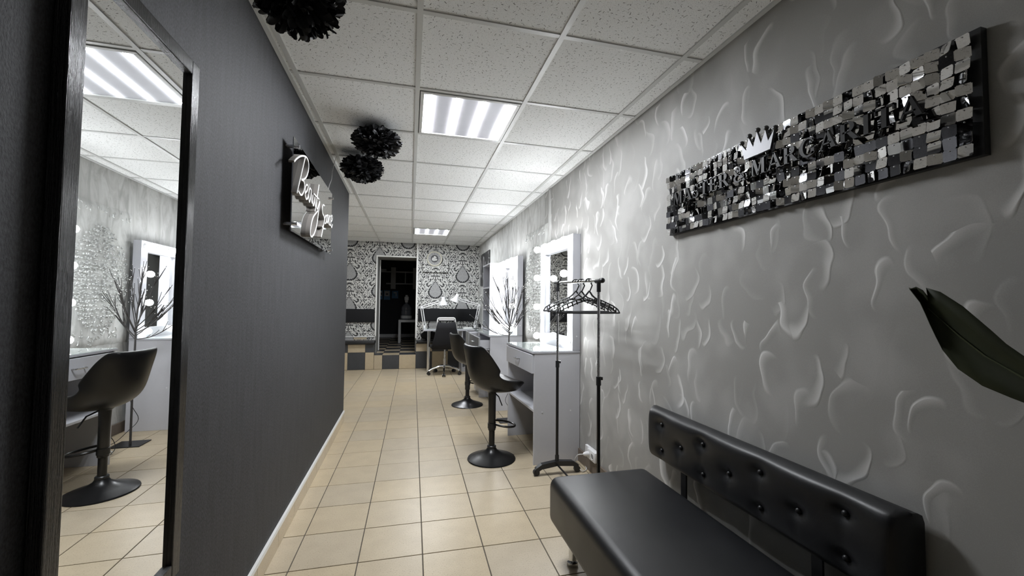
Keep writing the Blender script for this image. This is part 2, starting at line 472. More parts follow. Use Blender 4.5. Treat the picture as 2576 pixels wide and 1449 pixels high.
# ------------------------------------------------------------------ ceiling: tiles in a visible grid
CX0, CY0, CS = -.584, 1.6247, .6
ceil = struct('ceiling', box(BM(), XL2-.1, XR+.1, YB-.1, YE+.65, CZ+.15, CZ+.2), 'cbar')
TILE = None
LIGHT_CELLS = [(1, 1), (1, 8)]
def ctile(x0, x1, y0, y1):
    bm = box(BM(), -(x1-x0)/2+.004, (x1-x0)/2-.004, -(y1-y0)/2+.004, (y1-y0)/2-.004, 0, .014, .002, 1)
    return obj('ceiling_tile', bm, 'ctile', ceil, loc=((x0+x1)/2, (y0+y1)/2, CZ+.004))
def ccell(x0, x1, y0, y1):
    global TILE
    if abs(x1-x0-CS) < 1e-4 and abs(y1-y0-CS) < 1e-4:
        if TILE is None: TILE = ctile(x0, x1, y0, y1)
        else: inst('ceiling_tile', TILE, ceil, ((x0+x1)/2, (y0+y1)/2, CZ+.004))
    else: ctile(x0, x1, y0, y1)
ylines = [CY0+CS*j for j in range(-5, 11)]
for j in range(-6, 11):
    y0, y1 = CY0+CS*j, CY0+CS*(j+1)
    y0c, y1c = max(y0, YB), min(y1, YER+.03)
    if y1c-y0c < .02: continue
    for i in range(-4, 4):
        x0, x1 = CX0+CS*i, CX0+CS*(i+1)
        if (i, j+0) in [(0+c[0]-0, c[1]) for c in LIGHT_CELLS]: continue
        if y1c <= 4.6:
            x0c = max(x0, xl(y1c)+.002)
        else:
            x0c = max(x0, XL2) if y0c >= 4.4 else max(x0, xl(4.6)+.002)
        x1c = min(x1, XR-.002)
        if x1c-x0c < .02: continue
        ccell(x0c, x1c, y0c, y1c)
for i in range(-3, 4):                                   # long runners
    x = CX0+CS*i
    ya = YB if i >= 0 else 4.62
    obj('grid_runner', box(BM(), x-.012, x+.012, ya, YER, CZ-.003, CZ+.012), 'cbar', ceil)
for j in range(-5, 11):                                  # cross tees
    y = CY0+CS*j
    if y < YB+.02 or y > YER: continue
    xs = [XL2] if y > 4.6 else [xl(y)]
    xs += [CX0+CS*i for i in range(-3, 4) if CX0+CS*i > xs[0]+.03] + [XR]
    for a, b in zip(xs, xs[1:]):
        obj('cross_tee', box(BM(), a+.012, b-.012, y-.011, y+.011, CZ-.001, CZ+.012), 'cbar', ceil)
bm = BM(); prism(bm, [(xl(YB), YB), (xl(4.6), 4.6), (xl(4.6)+.02, 4.6), (xl(YB)+.02, YB)], lambda a, b, d_: Vector((a, b, d_)), CZ-.004, CZ+.012)
obj('wall_angle', bm, 'cbar', ceil)
obj('wall_angle', box(BM(), XR-.02, XR, YB, YER, CZ-.004, CZ+.012), 'cbar', ceil)

def light_panel(j, label):
    y0 = CY0+CS*j; x0 = CX0+CS
    t = thing('ceiling_light_panel', label, 'ceiling light', (x0+.3, y0+.3, CZ), 0, 'ceiling light panels')
    bm = BM(); e = .284
    for a in ((-e, e, -e, -e+.022), (-e, e, e-.022, e), (-e, -e+.022, -e+.022, e-.022), (e-.022, e, -e+.022, e-.022)):
        box(bm, a[0], a[1], a[2], a[3], -.006, .012, .002, 1)
    obj('frame', bm, 'cbar', t)
    obj('diffuser', box(BM(), -e+.022, e-.022, -e+.022, e-.022, .001, .008), 'panel', t)
    obj('housing', box(BM(), -e, e, -e, e, .013, .07), 'cbar', t)
    for k in range(4):
        xx = -.225+.15*k
        obj('led_row', box(BM(), xx-.011, xx+.011, -e+.034, e-.034, -.002, .0005), 'led', t)
light_panel(1, 'square ceiling light panel with four lit led rows near the black pom-poms')
light_panel(8, 'square ceiling light panel with four lit led rows close to the damask wallpaper wall')

# ------------------------------------------------------------------ floor tiles
FX, FY, FS, FR = -.5228, 2.114, .3028, -.0061
floor = struct('floor', box(BM(), XL2-.1, XR+.1, YB-.1, YE, -.06, -.004), 'grout')
def fpt(i, j):
    X, Y = FS*(i+.5), FS*(j+.5)
    return FX+math.cos(FR)*X-math.sin(FR)*Y, FY+math.sin(FR)*X+math.cos(FR)*Y
ft = None; rest = BM()
cells = []
for j in range(-13, 20):
    for i in range(-7, 7):
        x, y = fpt(i, j)
        if y > 8.05+.15 or x > XR+.14 or y < YB-.1: continue
        if y < 4.6 and x < xl(y)-.14: continue
        if x < XL2-.1: continue
        cells.append((y, x, i, j))
near = sorted(c for c in cells if c[0] > .3 and c[1] > -1.4)[:296]
nearset = {(c[2], c[3]) for c in near}
for y, x, i, j in cells:
    if (i, j) in nearset:
        if ft is None:
            h = FS/2-.0026
            ft = obj('floor_tile', box(BM(), -h, h, -h, h, -.010, 0, .0012, 1), 'ftile', floor, loc=(x, y, 0), rot=(0, 0, FR))
        else: inst('floor_tile', ft, floor, (x, y, 0), (0, 0, FR))
    else:
        h = FS/2-.0026; box(rest, x-h, x+h, y-h, y+h, -.010, 0)
stuff(obj('floor_tiles_rest', rest, 'ftile', floor))

# ------------------------------------------------------------------ skirting on the dark wall: tile pieces with a white strip on top
bb = struct('baseboard_left', box(BM(), -.001, .001, -.001, .001, 0, .001), 'grout')
wa = math.atan(-.0105)
for k in range(21):
    y0 = YB+.302*k; y1 = min(y0+.2995, 4.6)
    if y0 > 4.55: break
    bm = BM(); prism(bm, [(xl(y0), y0), (xl(y1), y1), (xl(y1)+.010, y1), (xl(y0)+.010, y0)], lambda a, b, d_: Vector((a, b, d_)), .001, .092)
    obj('skirting_tile', bm, 'ftile', bb)
bm = BM(); prism(bm, [(xl(YB), YB), (xl(4.6), 4.602), (xl(4.6)+.013, 4.602), (xl(YB)+.013, YB)], lambda a, b, d_: Vector((a, b, d_)), .092, .112)
obj('edge_strip', bm, 'strip', bb)
struct('baseboard_right', box(BM(), XR-.016, XR, YB, 7.9, 0, .10, .003, 1), 'brown')
struct('baseboard_return', box(BM(), XL2, -.66, 4.6, 4.612, 0, .09), 'ftile')

# ------------------------------------------------------------------ tiled plinth below the far wall, with the step in the doorway
YP = 8.0; PH = .465
bm = BM()
box(bm, XL2, SX0, YP+.006, YE, 0, PH); box(bm, SX0, SX1, YP+.006, YE+.66, 0, STZ-.008); box(bm, SX1, XR, YP+.006, YER, 0, PH)
plinth = struct('wall_plinth', bm, 'grout')
pl0 = -.4869
def ptile(x0, x1, z0, z1, dark, y=YP):
    g_ = .0022
    obj('plinth_tile', box(BM(), x0+g_, x1-g_, y-.002, y+.008, z0+g_, z1-g_, .001, 1), 'ptile_d' if dark else 'ftile', plinth)
for k in range(-6, 6):
    a, b = pl0+FS*k, pl0+FS*(k+1)
    dark = (k % 2 == 0)
    a0, b0 = max(a, XL2), min(b, XR)
    if b0-a0 < .02: continue
    # bottom row, cut down at the step
    for (p, q, top, top2) in ((a0, min(b0, SX0), .317, PH), (max(a0, SX0), min(b0, SX1), STZ-.004, None), (max(a0, SX1), b0, .317, PH)):
        if q-p < .015: continue
        ptile(p, q, .002, top, dark)
        if top2: ptile(p, q, top, top2, not dark)
# side cheeks of the step opening
obj('plinth_tile', box(BM(), SX0-.002, SX0+.006, YP+.01, YE, STZ, PH), 'ptile_d', plinth)
obj('plinth_tile', box(BM(), SX1-.006, SX1+.002, YP+.01, YER, STZ, PH), 'ptile_d', plinth)
# checkered tiles of the raised passage floor
pf = struct('floor_passage', box(BM(), -1.8, 1.1, YE+.65, 12.1, STZ-.06, STZ-.008), 'grout')
pt = {}
for r in range(13):
    for k in range(-4, 5):
        a, b = pl0+FS*k, pl0+FS*(k+1); y0, y1 = YP-.001+FS*r, YP-.001+FS*(r+1)
        if y0 < YE+.65:
            a, b = max(a, SX0+.014), min(b, SX1-.014)
        a, b = max(a, -1.7), min(b, 1.0); y1 = min(y1, 12.0)
        if b-a < .02: continue
        dk = (r+k) % 2 == 1
        obj('passage_tile', box(BM(), a+.002, b-.002, y0+.002, y1-.002, STZ-.010, STZ, .001, 1), 'ptile_d' if dk else 'ftile', pf)

# ------------------------------------------------------------------ tall wall mirror in a black wooden frame (left wall)
GY0, GY1, GZ0, GZ1 = .905, 1.281, .545, 1.862
def onleft(y, z, out): return Vector((xl(y)+out, y, z))
t = thing('wall_mirror', 'tall narrow mirror in a brushed black wooden frame on the charcoal wall', 'mirror', (xl(1.09), 1.09, GZ0-.04))
t.rotation_euler = (0, 0, math.atan(.0105))
# local frame: +x out of the wall, y along the wall, z up
def lbox(y0, y1, z0, z1, d0, d1, bev=.003): return box(BM(), d0, d1, y0-1.09, y1-1.09, z0-(GZ0-.04), z1-(GZ0-.04), bev, 2)
fw = .039
obj('mirror_glass', lbox(GY0-.005, GY1+.005, GZ0-.005, GZ1+.005, .004, .0155, 0), 'mirror', t)
obj('frame_stile', lbox(GY0-fw, GY0, GZ0-fw, GZ1+fw, .002, .0275), 'blackwood', t)
obj('frame_stile', lbox(GY1, GY1+fw, GZ0-fw, GZ1+fw, .002, .0275), 'blackwood', t)
obj('frame_rail', lbox(GY0+.0005, GY1-.0005, GZ1, GZ1+fw, .002, .0275), 'blackwood', t)
obj('frame_rail', lbox(GY0+.0005, GY1-.0005, GZ0-fw, GZ0, .002, .0275), 'blackwood', t)

# ------------------------------------------------------------------ mirrored acrylic script sign
t = thing('acrylic_sign', 'mirrored acrylic sign with white neon script Beauty Space on the charcoal wall', 'sign', (0, 0, 0))
bm = BM(); prism(bm, [(2.228, 1.594), (3.326, 1.600), (3.326, 2.063), (2.228, 2.069)], lambda a, b, d_: Vector((d_-.0105*(a-2.8), a, b)), -.594, -.589)
obj('acrylic_panel', bm, 'acrylic', t)
for (yy, zz) in ((2.272, 2.034), (2.272, 1.637), (3.285, 2.018), (3.295, 1.630)):
    o_ = -.0105*(yy-2.8)
    obj('standoff', cyl(BM(), (xl(yy)+.0005, yy, zz), (-.572+o_, yy, zz), .009, None, 14), 'steel', t, True)
STROKES = {
 'B': [[(2.142, 1.915), (2.187, 1.945), (2.25, 1.978), (2.319, 2.005), (2.383, 2.019), (2.424, 2.013), (2.437, 1.992), (2.431, 1.96), (2.396, 1.919), (2.342, 1.888), (2.289, 1.87), (2.334, 1.877), (2.356, 1.863), (2.352, 1.833), (2.327, 1.807), (2.298, 1.792), (2.267, 1.791), (2.237, 1.797)], [(2.355, 2.011), (2.21, 1.78)]],
 'e': [[(2.374, 1.822), (2.42, 1.849), (2.433, 1.874), (2.405, 1.877), (2.378, 1.854), (2.37, 1.823), (2.386, 1.803), (2.41, 1.798), (2.44, 1.814), (2.462, 1.841)]],
 'a': [[(2.508, 1.877), (2.482, 1.878), (2.461, 1.847), (2.461, 1.811), (2.481, 1.8), (2.505, 1.833), (2.514, 1.878), (2.518, 1.833), (2.543, 1.81), (2.563, 1.829)]],
 'u': [[(2.563, 1.861), (2.554, 1.824), (2.575, 1.801), (2.6, 1.824), (2.618, 1.862), (2.619, 1.823), (2.641, 1.801)]],
 't': [[(2.721, 1.965), (2.629, 1.778)], [(2.582, 1.874), (2.728, 1.877)]],
 'y': [[(2.669, 1.846), (2.665, 1.815), (2.691, 1.806), (2.727, 1.841), (2.755, 1.866), (2.726, 1.792), (2.687, 1.706), (2.627, 1.646), (2.563, 1.617), (2.524, 1.624), (2.536, 1.673), (2.588, 1.736), (2.705, 1.799)]],
 'S': [[(2.912, 1.878), (2.869, 1.874), (2.842, 1.847), (2.854, 1.817), (2.896, 1.805), (2.919, 1.783), (2.896, 1.745), (2.853, 1.725)]],
 'p': [[(2.95, 1.819), (2.834, 1.656)], [(2.946, 1.809), (2.976, 1.828), (2.994, 1.81), (2.98, 1.779), (2.937, 1.765)]],
 'a2': [[(3.054, 1.841), (3.019, 1.838), (3.001, 1.805), (3.014, 1.783), (3.04, 1.8), (3.057, 1.839), (3.06, 1.801), (3.088, 1.784)]],
 'c': [[(3.139, 1.852), (3.108, 1.852), (3.084, 1.815), (3.101, 1.789), (3.141, 1.791)]],
 'e2': [[(3.154, 1.819), (3.201, 1.838), (3.212, 1.864), (3.182, 1.87), (3.155, 1.839), (3.157, 1.8), (3.191, 1.783), (3.226, 1.813)]],
}
def catmull(p, n=5):
    if len(p) < 3: return [Vector(q) for q in p]
    P = [Vector(q) for q in p]; P = [P[0]*2-P[1]]+P+[P[-1]*2-P[-2]]; out = []
    for i in range(1, len(P)-2):
        for k in range(n):
            s = k/n; a, b, c, d_ = P[i-1], P[i], P[i+1], P[i+2]
            out.append(.5*((2*b)+(c-a)*s+(2*a-5*b+4*c-d_)*s*s+(3*b-a-3*c+d_)*s**3))
    return out+[P[-2]]
def band(bm, path, wid, d0, d1):
    """strip of width wid along a 2-D path (along the wall, height), from depth d0 to d1"""
    n = len(path); L = []
    for i, p in enumerate(path):
        dr = (path[min(i+1, n-1)]-path[max(i-1, 0)]); dr.normalize(); nn = Vector((-dr.y, dr.x))*wid/2
        row = []
        for q, dd in ((p+nn, d0), (p-nn, d0), (p-nn, d1), (p+nn, d1)):
            row.append(bm.verts.new((dd-.0105*(q.x-2.8), q.x, q.y)))
        L.append(row)
    for A, B in zip(L, L[1:]):
        for k in range(4): bm.faces.new((A[k], A[(k+1) % 4], B[(k+1) % 4], B[k]))
    bm.faces.new(L[0]); bm.faces.new(list(reversed(L[-1])))
for ch, strokes in STROKES.items():
    b1, b2 = BM(), BM()
    for s in strokes:
        c = catmull(s)
        band(b1, c, .0095, -.589, -.5655); band(b2, c, .0085, -.5655, -.5625)
    l_ = obj('letter', b1, 'letterside', t); obj('letter_face', b2, 'letterface', l_)
wire = catmull([(3.326-.06, 2.06, 0), (3.30, 2.12, 0), (3.38, 2.19, 0), (3.40, 2.27, 0), (3.42, 2.34, 0), (3.44, 2.397, 0)], 4)
bm = tube(BM(), [Vector((-.612+.02*max(0, (p.y-2.25)/.15) if p.y > 2.25 else -.612, p.x, p.y)) for p in wire], .0028, 6)
obj('power_cable', bm, 'cable_w', t, True)

# ------------------------------------------------------------------ sequin sign
SY0, SY1, SZ0, SZ1 = .668, 1.868, 1.606, 1.916     # along the wall / height
t = thing('sequin_sign', 'long black sequin wall sign with raised letters MASTER & MARGARITA and a crown', 'sign', (XR, (SY0+SY1)/2, SZ0))
def loc_(v): return Vector((v[0]-XR, v[1]-(SY0+SY1)/2, v[2]-SZ0))
obj('backing_board', box(BM(), -.022, -.001, SY0-(SY0+SY1)/2-.012, SY1-(SY0+SY1)/2, 0, SZ1-SZ0), 'blackplastic', t)
bm = box(BM(), -.0006, .0006, -.0146, .0146, -.0248, .0046, 0)
ve = [e for e in bm.edges if abs(e.verts[0].co.y-e.verts[1].co.y) < 1e-6 and abs(e.verts[0].co.z-e.verts[1].co.z) < 1e-6]
bmesh.ops.bevel(bm, geom=ve, offset=.0022, segments=2, affect='EDGES')
proto = None; rest = BM(); npl = 0
rnd = random.Random(21)
PIN = BM()
for c in range(40):
    for r in range(10):
        yy = SY0+.015+c*.0300; zz = SZ1-.012-r*.0302
        big = rnd.random()
        ty = rnd.gauss(0, .14) if big < .45 else rnd.uniform(-.75, .75)   # turn about the upright
        tx = rnd.gauss(.03, .10)                                    # lower edge swings out
        rx = rnd.gauss(0, .018)
        L_ = loc_((XR-.0355, yy, zz))
        rot = (rx, tx, ty)
        cyl(PIN, L_+Vector((.0145, 0, 0)), L_+Vector((-.003, 0, 0)), .0016, None, 6)
        if c < 30:
            if proto is None:
                proto = obj('sequin', bm, 'sequin', t, loc=L_, rot=rot)
            else: inst('sequin', proto, t, L_, rot)
        else:
            src = BM(); src.from_mesh(proto.data)
            from mathutils import Euler
            src.transform(Matrix.Translation(L_) @ Euler(rot).to_matrix().to_4x4())
            me_ = bpy.data.meshes.new('tmp'); src.to_mesh(me_); src.free(); rest.from_mesh(me_); bpy.data.meshes.remove(me_)
stuff(obj('sequins_far_end', rest, 'sequin', t)); stuff(obj('pins', PIN, 'steel', t))
# raised serif capitals
def ring(cx, cy, ro, ri, a0, a1, n=18):
    o = [(cx+ro[0]*math.cos(a0+(a1-a0)*k/n), cy+ro[1]*math.sin(a0+(a1-a0)*k/n)) for k in range(n+1)]
    i = [(cx+ri[0]*math.cos(a0+(a1-a0)*k/n), cy+ri[1]*math.sin(a0+(a1-a0)*k/n)) for k in range(n+1)]
    return o, i
def R_(x0, x1, y0, y1): return [(x0, y0), (x1, y0), (x1, y1), (x0, y1)]
TH, TN, SR = .15, .06, .035
GLY = {
 'M': (1.06, [R_(.12, .20, 0, 1), R_(.76, .95, 0, 1), [(.12, 1), (.34, 1), (.60, .16), (.47, 0)], [(.47, 0), (.56, 0), (.82, 1), (.74, 1)], R_(.02, .30, 0, SR), R_(.68, 1.04, 0, SR), R_(.02, .2, 1-SR, 1), R_(.8, 1.04, 1-SR, 1)], []),
 'A': (.90, [[(.07, 0), (.16, 0), (.48, .94), (.42, 1)], [(.38, 1), (.49, 1), (.86, 0), (.64, 0)], R_(.22, .64, .28, .36), R_(0, .26, 0, SR), R_(.54, .94, 0, SR)], []),
 'T': (.78, [R_(.29, .48, 0, 1), R_(.02, .76, .92, 1), R_(.02, .08, .74, 1), R_(.70, .76, .74, 1), R_(.18, .60, 0, SR)], []),
 'E': (.74, [R_(.10, .29, 0, 1), R_(.10, .66, .92, 1), R_(.10, .70, 0, .08), R_(.2, .52, .47, .55), R_(.60, .66, .76, 1), R_(.64, .70, 0, .24), R_(.47, .53, .40, .62), R_(0, .3, 0, SR), R_(0, .3, 1-SR, 1)], []),
 'R': (.88, [R_(.10, .29, 0, 1), R_(0, .40, 0, SR), R_(0, .40, 1-SR, 1), R_(.2, .42, .92, 1), R_(.2, .42, .45, .53), [(.34, .50), (.54, .50), (.90, .0), (.68, .0)], R_(.68, .98, 0, SR)], [((.40, .725), (.30, .275), (.11, .195), -PI/2, PI/2)]),
 'I': (.46, [R_(.13, .32, 0, 1), R_(0, .45, 0, SR), R_(0, .45, 1-SR, 1)], []),
 'G': (.92, [R_(.62, .80, .08, .44), R_(.52, .90, .40, .45), R_(.72, .78, .72, .96)], [((.48, .5), (.46, .52), (.27, .44), .72, 2*PI-.70)]),
 'S': (.66, [R_(.50, .56, .72, .98), R_(.04, .10, .02, .28), [(.08, .66), (.24, .52), (.56, .30), (.50, .42), (.30, .56), (.16, .66)]], [((.31, .735), (.27, .265), (.10, .19), .35, PI*1.15), ((.31, .265), (.28, .27), (.11, .195), -PI*.80, PI*.28)]),
 '&': (.98, [[(.14, .78), (.34, .86), (.94, .0), (.72, .0)], R_(.62, .94, .46, .52)], [((.35, .77), (.22, .235), (.10, .16), 0, 2*PI), ((.38, .26), (.38, .27), (.22, .19), .9, 2*PI-.35), ((.62, .30), (.21, .23), (.14, .17), -1.2, 1.2)]),
}
def glyph(ch, y0, z0, h, wscale, d0, d1):
    adv, polys, rings = GLY[ch]
    bm = BM()
    pl = lambda a, b, d_: loc_((d_, y0-a*h*wscale, z0+b*h))
    for p in polys: prism(bm, p, pl, d0, d1)
    for c, ro, ri, a0, a1 in rings:
        o, i = ring(c[0], c[1], ro, ri, a0, a1)
        for k in range(len(o)-1): prism(bm, [o[k], o[k+1], i[k+1], i[k]], pl, d0, d1)
    obj('letter', bm, 'letterblack', t)
    return adv*h*wscale
def word(s, ya, yb, z0, h):
    tot = sum(GLY[c][0]+.07 for c in s); ws = (ya-yb)/(tot*h)
    y_ = ya
    for c in s:
        glyph(c, y_, z0, h, ws, XR-.063, XR-.052)
        y_ -= (GLY[c][0]+.07)*h*ws
word('MASTER', 1.782, 1.405, 1.740, .062)
word('&', 1.385, 1.318, 1.740, .062)
word('MARGARITA', 1.300, .742, 1.740, .062)
bm = BM()
cz = 1.818
outl = [(1.340, cz+.066), (1.326, cz), (1.206, cz), (1.188, cz+.066), (1.214, cz+.034), (1.226, cz+.080), (1.246, cz+.036), (1.264, cz+.088), (1.282, cz+.036), (1.303, cz+.080), (1.316, cz+.034)]
prism(bm, outl, lambda a, b, d_: loc_((d_, a, b)), XR-.066, XR-.056)
cr = obj('crown', bm, 'crown', t)
for a, b in ((1.341, cz+.072), (1.187, cz+.072), (1.226, cz+.087), (1.264, cz+.095), (1.303, cz+.087)):
    obj('crown_ball', ball(BM(), loc_((XR-.061, a, b)), .0095, 10), 'crown', cr, True)

# ------------------------------------------------------------------ tissue paper pom-poms
def pompom(cx, cy_, cz_, R, H, seed, label):
    rn = random.Random(seed)
    t = thing('paper_pompom', label, 'pom-pom', (cx, cy_, cz_), 0, 'black tissue pom-poms')
    bm = BM()
    n = 460
    for k in range(n):
        zz = 1-2*(k+.5)/n; rr = math.sqrt(1-zz*zz); ph = k*2.399963+rn.uniform(-.3, .3)
        d_ = Vector((rr*math.cos(ph), rr*math.sin(ph), zz+rn.uniform(-.1, .1))).normalized()
        side = d_.cross(Vector((rn.gauss(0, 1), rn.gauss(0, 1), rn.gauss(0, 1)))).normalized()
        nn = d_.cross(side)
        L0, L1 = R*rn.uniform(.45, .6), R*rn.uniform(.86, 1.06)
        wd = R*rn.uniform(.075, .13); curl = rn.uniform(-.3, .3)*R
        rows = []
        for s, ww in ((0, .25), (.4, .7), (.72, 1.0), (.92, .8), (1.0, .35)):
            c = d_*(L0+(L1-L0)*s)+nn*curl*s*s
            row = []
            for q in (-1, 0, 1):
                p = c+side*wd*ww*q+nn*(abs(q)*wd*.35)
                p.z *= H/R
                row.append(bm.verts.new(p))
            rows.append(row)
        for A, B in zip(rows, rows[1:]):
            for q in (0, 1): bm.faces.new((A[q], A[q+1], B[q+1], B[q]))
    stuff(obj('petals', bm, 'tissue', t, True))
    obj('core', ball(BM(), (0, 0, 0), R*.6, 14, H/R), 'tissue', t, True)
    obj('hanging_thread', cyl(BM(), (0, 0, H*.5), (0, 0, CZ-cz_+.006), .0012, None, 6), 'cable_b', t)
pompom(-.385, 1.45, 2.262, .150, .125, 1, 'large black tissue pom-pom hanging nearest the black framed mirror')
pompom(-.235, 2.80, 2.300, .158, .094, 2, 'black tissue pom-pom hanging beside the lit ceiling panel')
pompom(-.385, 3.35, 2.282, .160, .102, 3, 'black tissue pom-pom hanging past the script sign end')

# ------------------------------------------------------------------ make-up vanities with bulb mirrors
def vanity(label, loc, rz, W, open_, group='vanity tables with bulb mirrors'):
    """local: x = depth (0 front .. D back), y = width (0 near end .. W), z up"""
    D, TZ, MT = .40, .875, 1.815
    t = thing('vanity_table', label, 'vanity table', loc, rz, group)
    S = 'lightgrey'
    obj('side_panel', box(BM(), .012, D, 0, .018, 0, TZ-.022, .0015, 1), S, t)
    obj('side_panel', box(BM(), .012, D, W-.018, W, 0, TZ-.022, .0015, 1), S, t)
    obj('back_panel', box(BM(), D-.016, D-.001, .018, W-.018, .02, TZ-.022), S, t)
    obj('tabletop', box(BM(), -.004, D, -.004, W+.004, TZ-.022, TZ-.005, .0015, 1), 'white', t)
    obj('glass_top', box(BM(), -.002, D-.075, .001, W-.001, TZ-.005, TZ, .0012, 1), 'glasstop', t)
    obj('shelf', box(BM(), .02, D-.016, .018, W-.018, .395, .413, .001, 1), S, t)
    dr = obj('drawer', box(BM(), -.006, .012, .004, W-.004, TZ-.175, TZ-.030, .0015, 1), S if not open_ else 'midgrey', t, loc=(-open_, 0, 0))
    hb = BM(); tube(hb, [(-.006, W/2-.05, TZ-.10), (-.028, W/2-.046, TZ-.10), (-.032, W/2, TZ-.10), (-.028, W/2+.046, TZ-.10), (-.006, W/2+.05, TZ-.10)], .0055, 8)
    obj('handle', hb, 'steel', dr, True)
    bx_ = BM()
    box(bx_, .012, .34, .034, .046, TZ-.155, TZ-.06); box(bx_, .012, .34, W-.046, W-.034, TZ-.155, TZ-.06)
    box(bx_, .33, .342, .046, W-.046, TZ-.155, TZ-.06); box(bx_, .012, .34, .046, W-.046, TZ-.16, TZ-.155)
    obj('drawer_box', bx_, 'white', dr)
    if open_: obj('slide_rail', box(BM(), .02, .30, .024, .034, TZ-.175, TZ-.158), 'steel', dr)
    # mirror box on the back of the table
    m0 = D-.066
    fwid = .105
    fb = BM()
    box(fb, m0, D, 0, fwid, TZ-.002, MT); box(fb, m0, D, W-fwid, W, TZ-.002, MT)
    box(fb, m0, D, fwid, W-fwid, MT-fwid, MT); box(fb, m0, D, fwid, W-fwid, TZ-.002, TZ+.095)
    fr = obj('mirror_frame', fb, 'white', t)
    ib = BM()
    for a in ((fwid-.002, fwid+.012, TZ+.095, MT-fwid), (W-fwid-.012, W-fwid+.002, TZ+.095, MT-fwid)):
        box(ib, m0+.012, m0+.03, a[0], a[1], a[2], a[3])
    obj('inner_bead', ib, 'lightgrey', fr)
    obj('mirror_glass', box(BM(), m0+.03, m0+.035, fwid, W-fwid, TZ+.095, MT-fwid), 'mirror', fr)
    spots = [(W*(.07+.86*k/3), MT-.05) for k in range(4)]
    for zz in (1.492, 1.216, .940): spots += [(W*.07, zz), (W*.93, zz)]
    for yy, zz in spots:
        bl = obj('light_bulb', lathe(BM(), [(.004, -.088), (.016, -.084), (.026, -.074), (.031, -.058), (.029, -.044), (.022, -.032), (.015, -.024)], (0, 0, 0), 14, 'X'), 'bulb', t, True, loc=(m0, yy, zz))
        obj('socket', lathe(BM(), [(.024, -.001), (.024, -.010), (.021, -.014), (.021, -.026), (.016, -.026)], (0, 0, 0), 18, 'X'), 'whiteplastic', bl, True)
    for (xx, zz) in ((.08, .40), (.32, .40), (D-.03, .985)):
        obj('screw_cap', cyl(BM(), (xx, .0005, zz), (xx, -.0022, zz), .006, None, 12), 'whiteplastic', t)
    return t
vanity('pale grey make-up vanity with closed drawer and bulb mirror behind the clothes rack', (.932, 3.055, 0), math.radians(2.3), .745, 0)
vanity('make-up vanity with pulled-out grey drawer and bulb mirror beside the tall white shelf', (.895, 4.675, 0), math.radians(.4), .735, .118)

# ------------------------------------------------------------------ relief panel on the wall between the vanities
PY0, PY1, PZ0, PZ1 = 3.885, 4.725, .84, 2.065
t = thing('relief_panel', 'silver grey plaster panel with raised damask scrolls between the two vanities', 'wall panel', (XR, (PY0+PY1)/2, PZ0))
pc = Vector((XR, (PY0+PY1)/2, PZ0))
bm = BM(); NX, NZ = 28, 40
grid = []
rn = random.Random(5)
for j in range(NZ+1):
    row = []
    for i in range(NX+1):
        e = min(i, NX-i, j, NZ-j)
        jy = rn.uniform(-.006, .006) if e == 0 else 0; jz = rn.uniform(-.006, .006) if e == 0 else 0
        y_ = PY0+(PY1-PY0)*i/NX+jy; z_ = PZ0+(PZ1-PZ0)*j/NZ+jz
        dep = .012+rn.uniform(-.0015, .0015) if e else .0005
        row.append(bm.verts.new(Vector((XR-dep, y_, z_))-pc))
    grid.append(row)
for j in range(NZ):
    for i in range(NX): bm.faces.new((grid[j][i], grid[j][i+1], grid[j+1][i+1], grid[j+1][i]))
obj('plaster_field', bm, 'relief', t, True)
bm = BM(); rn = random.Random(9)
cy0, cz0 = (PY0+PY1)/2, 1.42
for row in range(26):
    zz = cz0-.44+.88*row/25
    half = .36*math.sqrt(max(0, 1-abs((zz-cz0)/.46)**1.7))
    k = 0; yy = .018 if row % 2 else .036
    while yy < half:
        r_ = rn.uniform(.009, .017); a0 = rn.uniform(0, 6.28); typ = rn.random()
        for sgn in (-1, 1):
            c = Vector((XR-.014, cy0+sgn*yy, zz+rn.uniform(-.005, .005)))-pc
            if typ < .72:
                turns = 4.4 if typ < .5 else 2.6
                path = []
                for q in range(9):
                    a = a0+turns*q/8; rr_ = r_*(1-.62*q/8)
                    path.append(c+Vector((-.004, sgn*rr_*math.cos(a), rr_*math.sin(a))))
                tube(bm, path, .0050, 6)
            else:
                ball(bm, c, r_*.55, 8)
        yy += .034
stuff(obj('raised_scrolls', bm, 'scroll', t, True))
bm = BM()
for k in range(26):
    a = rn.uniform(0, 6.28); yy = cy0+rn.uniform(-.25, .25); zz = PZ0+.09+rn.uniform(-.05, .05)
    tube(bm, [Vector((XR-.014, yy+.03*math.cos(a+q*.3), zz+.03*math.sin(a+q*.3)))-pc for q in range(5)], .004, 5)
    zz = PZ1-.06+rn.uniform(-.03, .03); yy = cy0+rn.uniform(-.38, .38)
    tube(bm, [Vector((XR-.014, yy+.02*math.cos(a+q*.3), zz+.02*math.sin(a+q*.3)))-pc for q in range(5)], .0035, 5)
stuff(obj('raised_flourish', bm, 'scroll', t, True))
obj_ = struct('trim_2', box(BM(), XR-.012, XR, 3.80, 3.845, 1.5, CZ-.003), 'plaster')

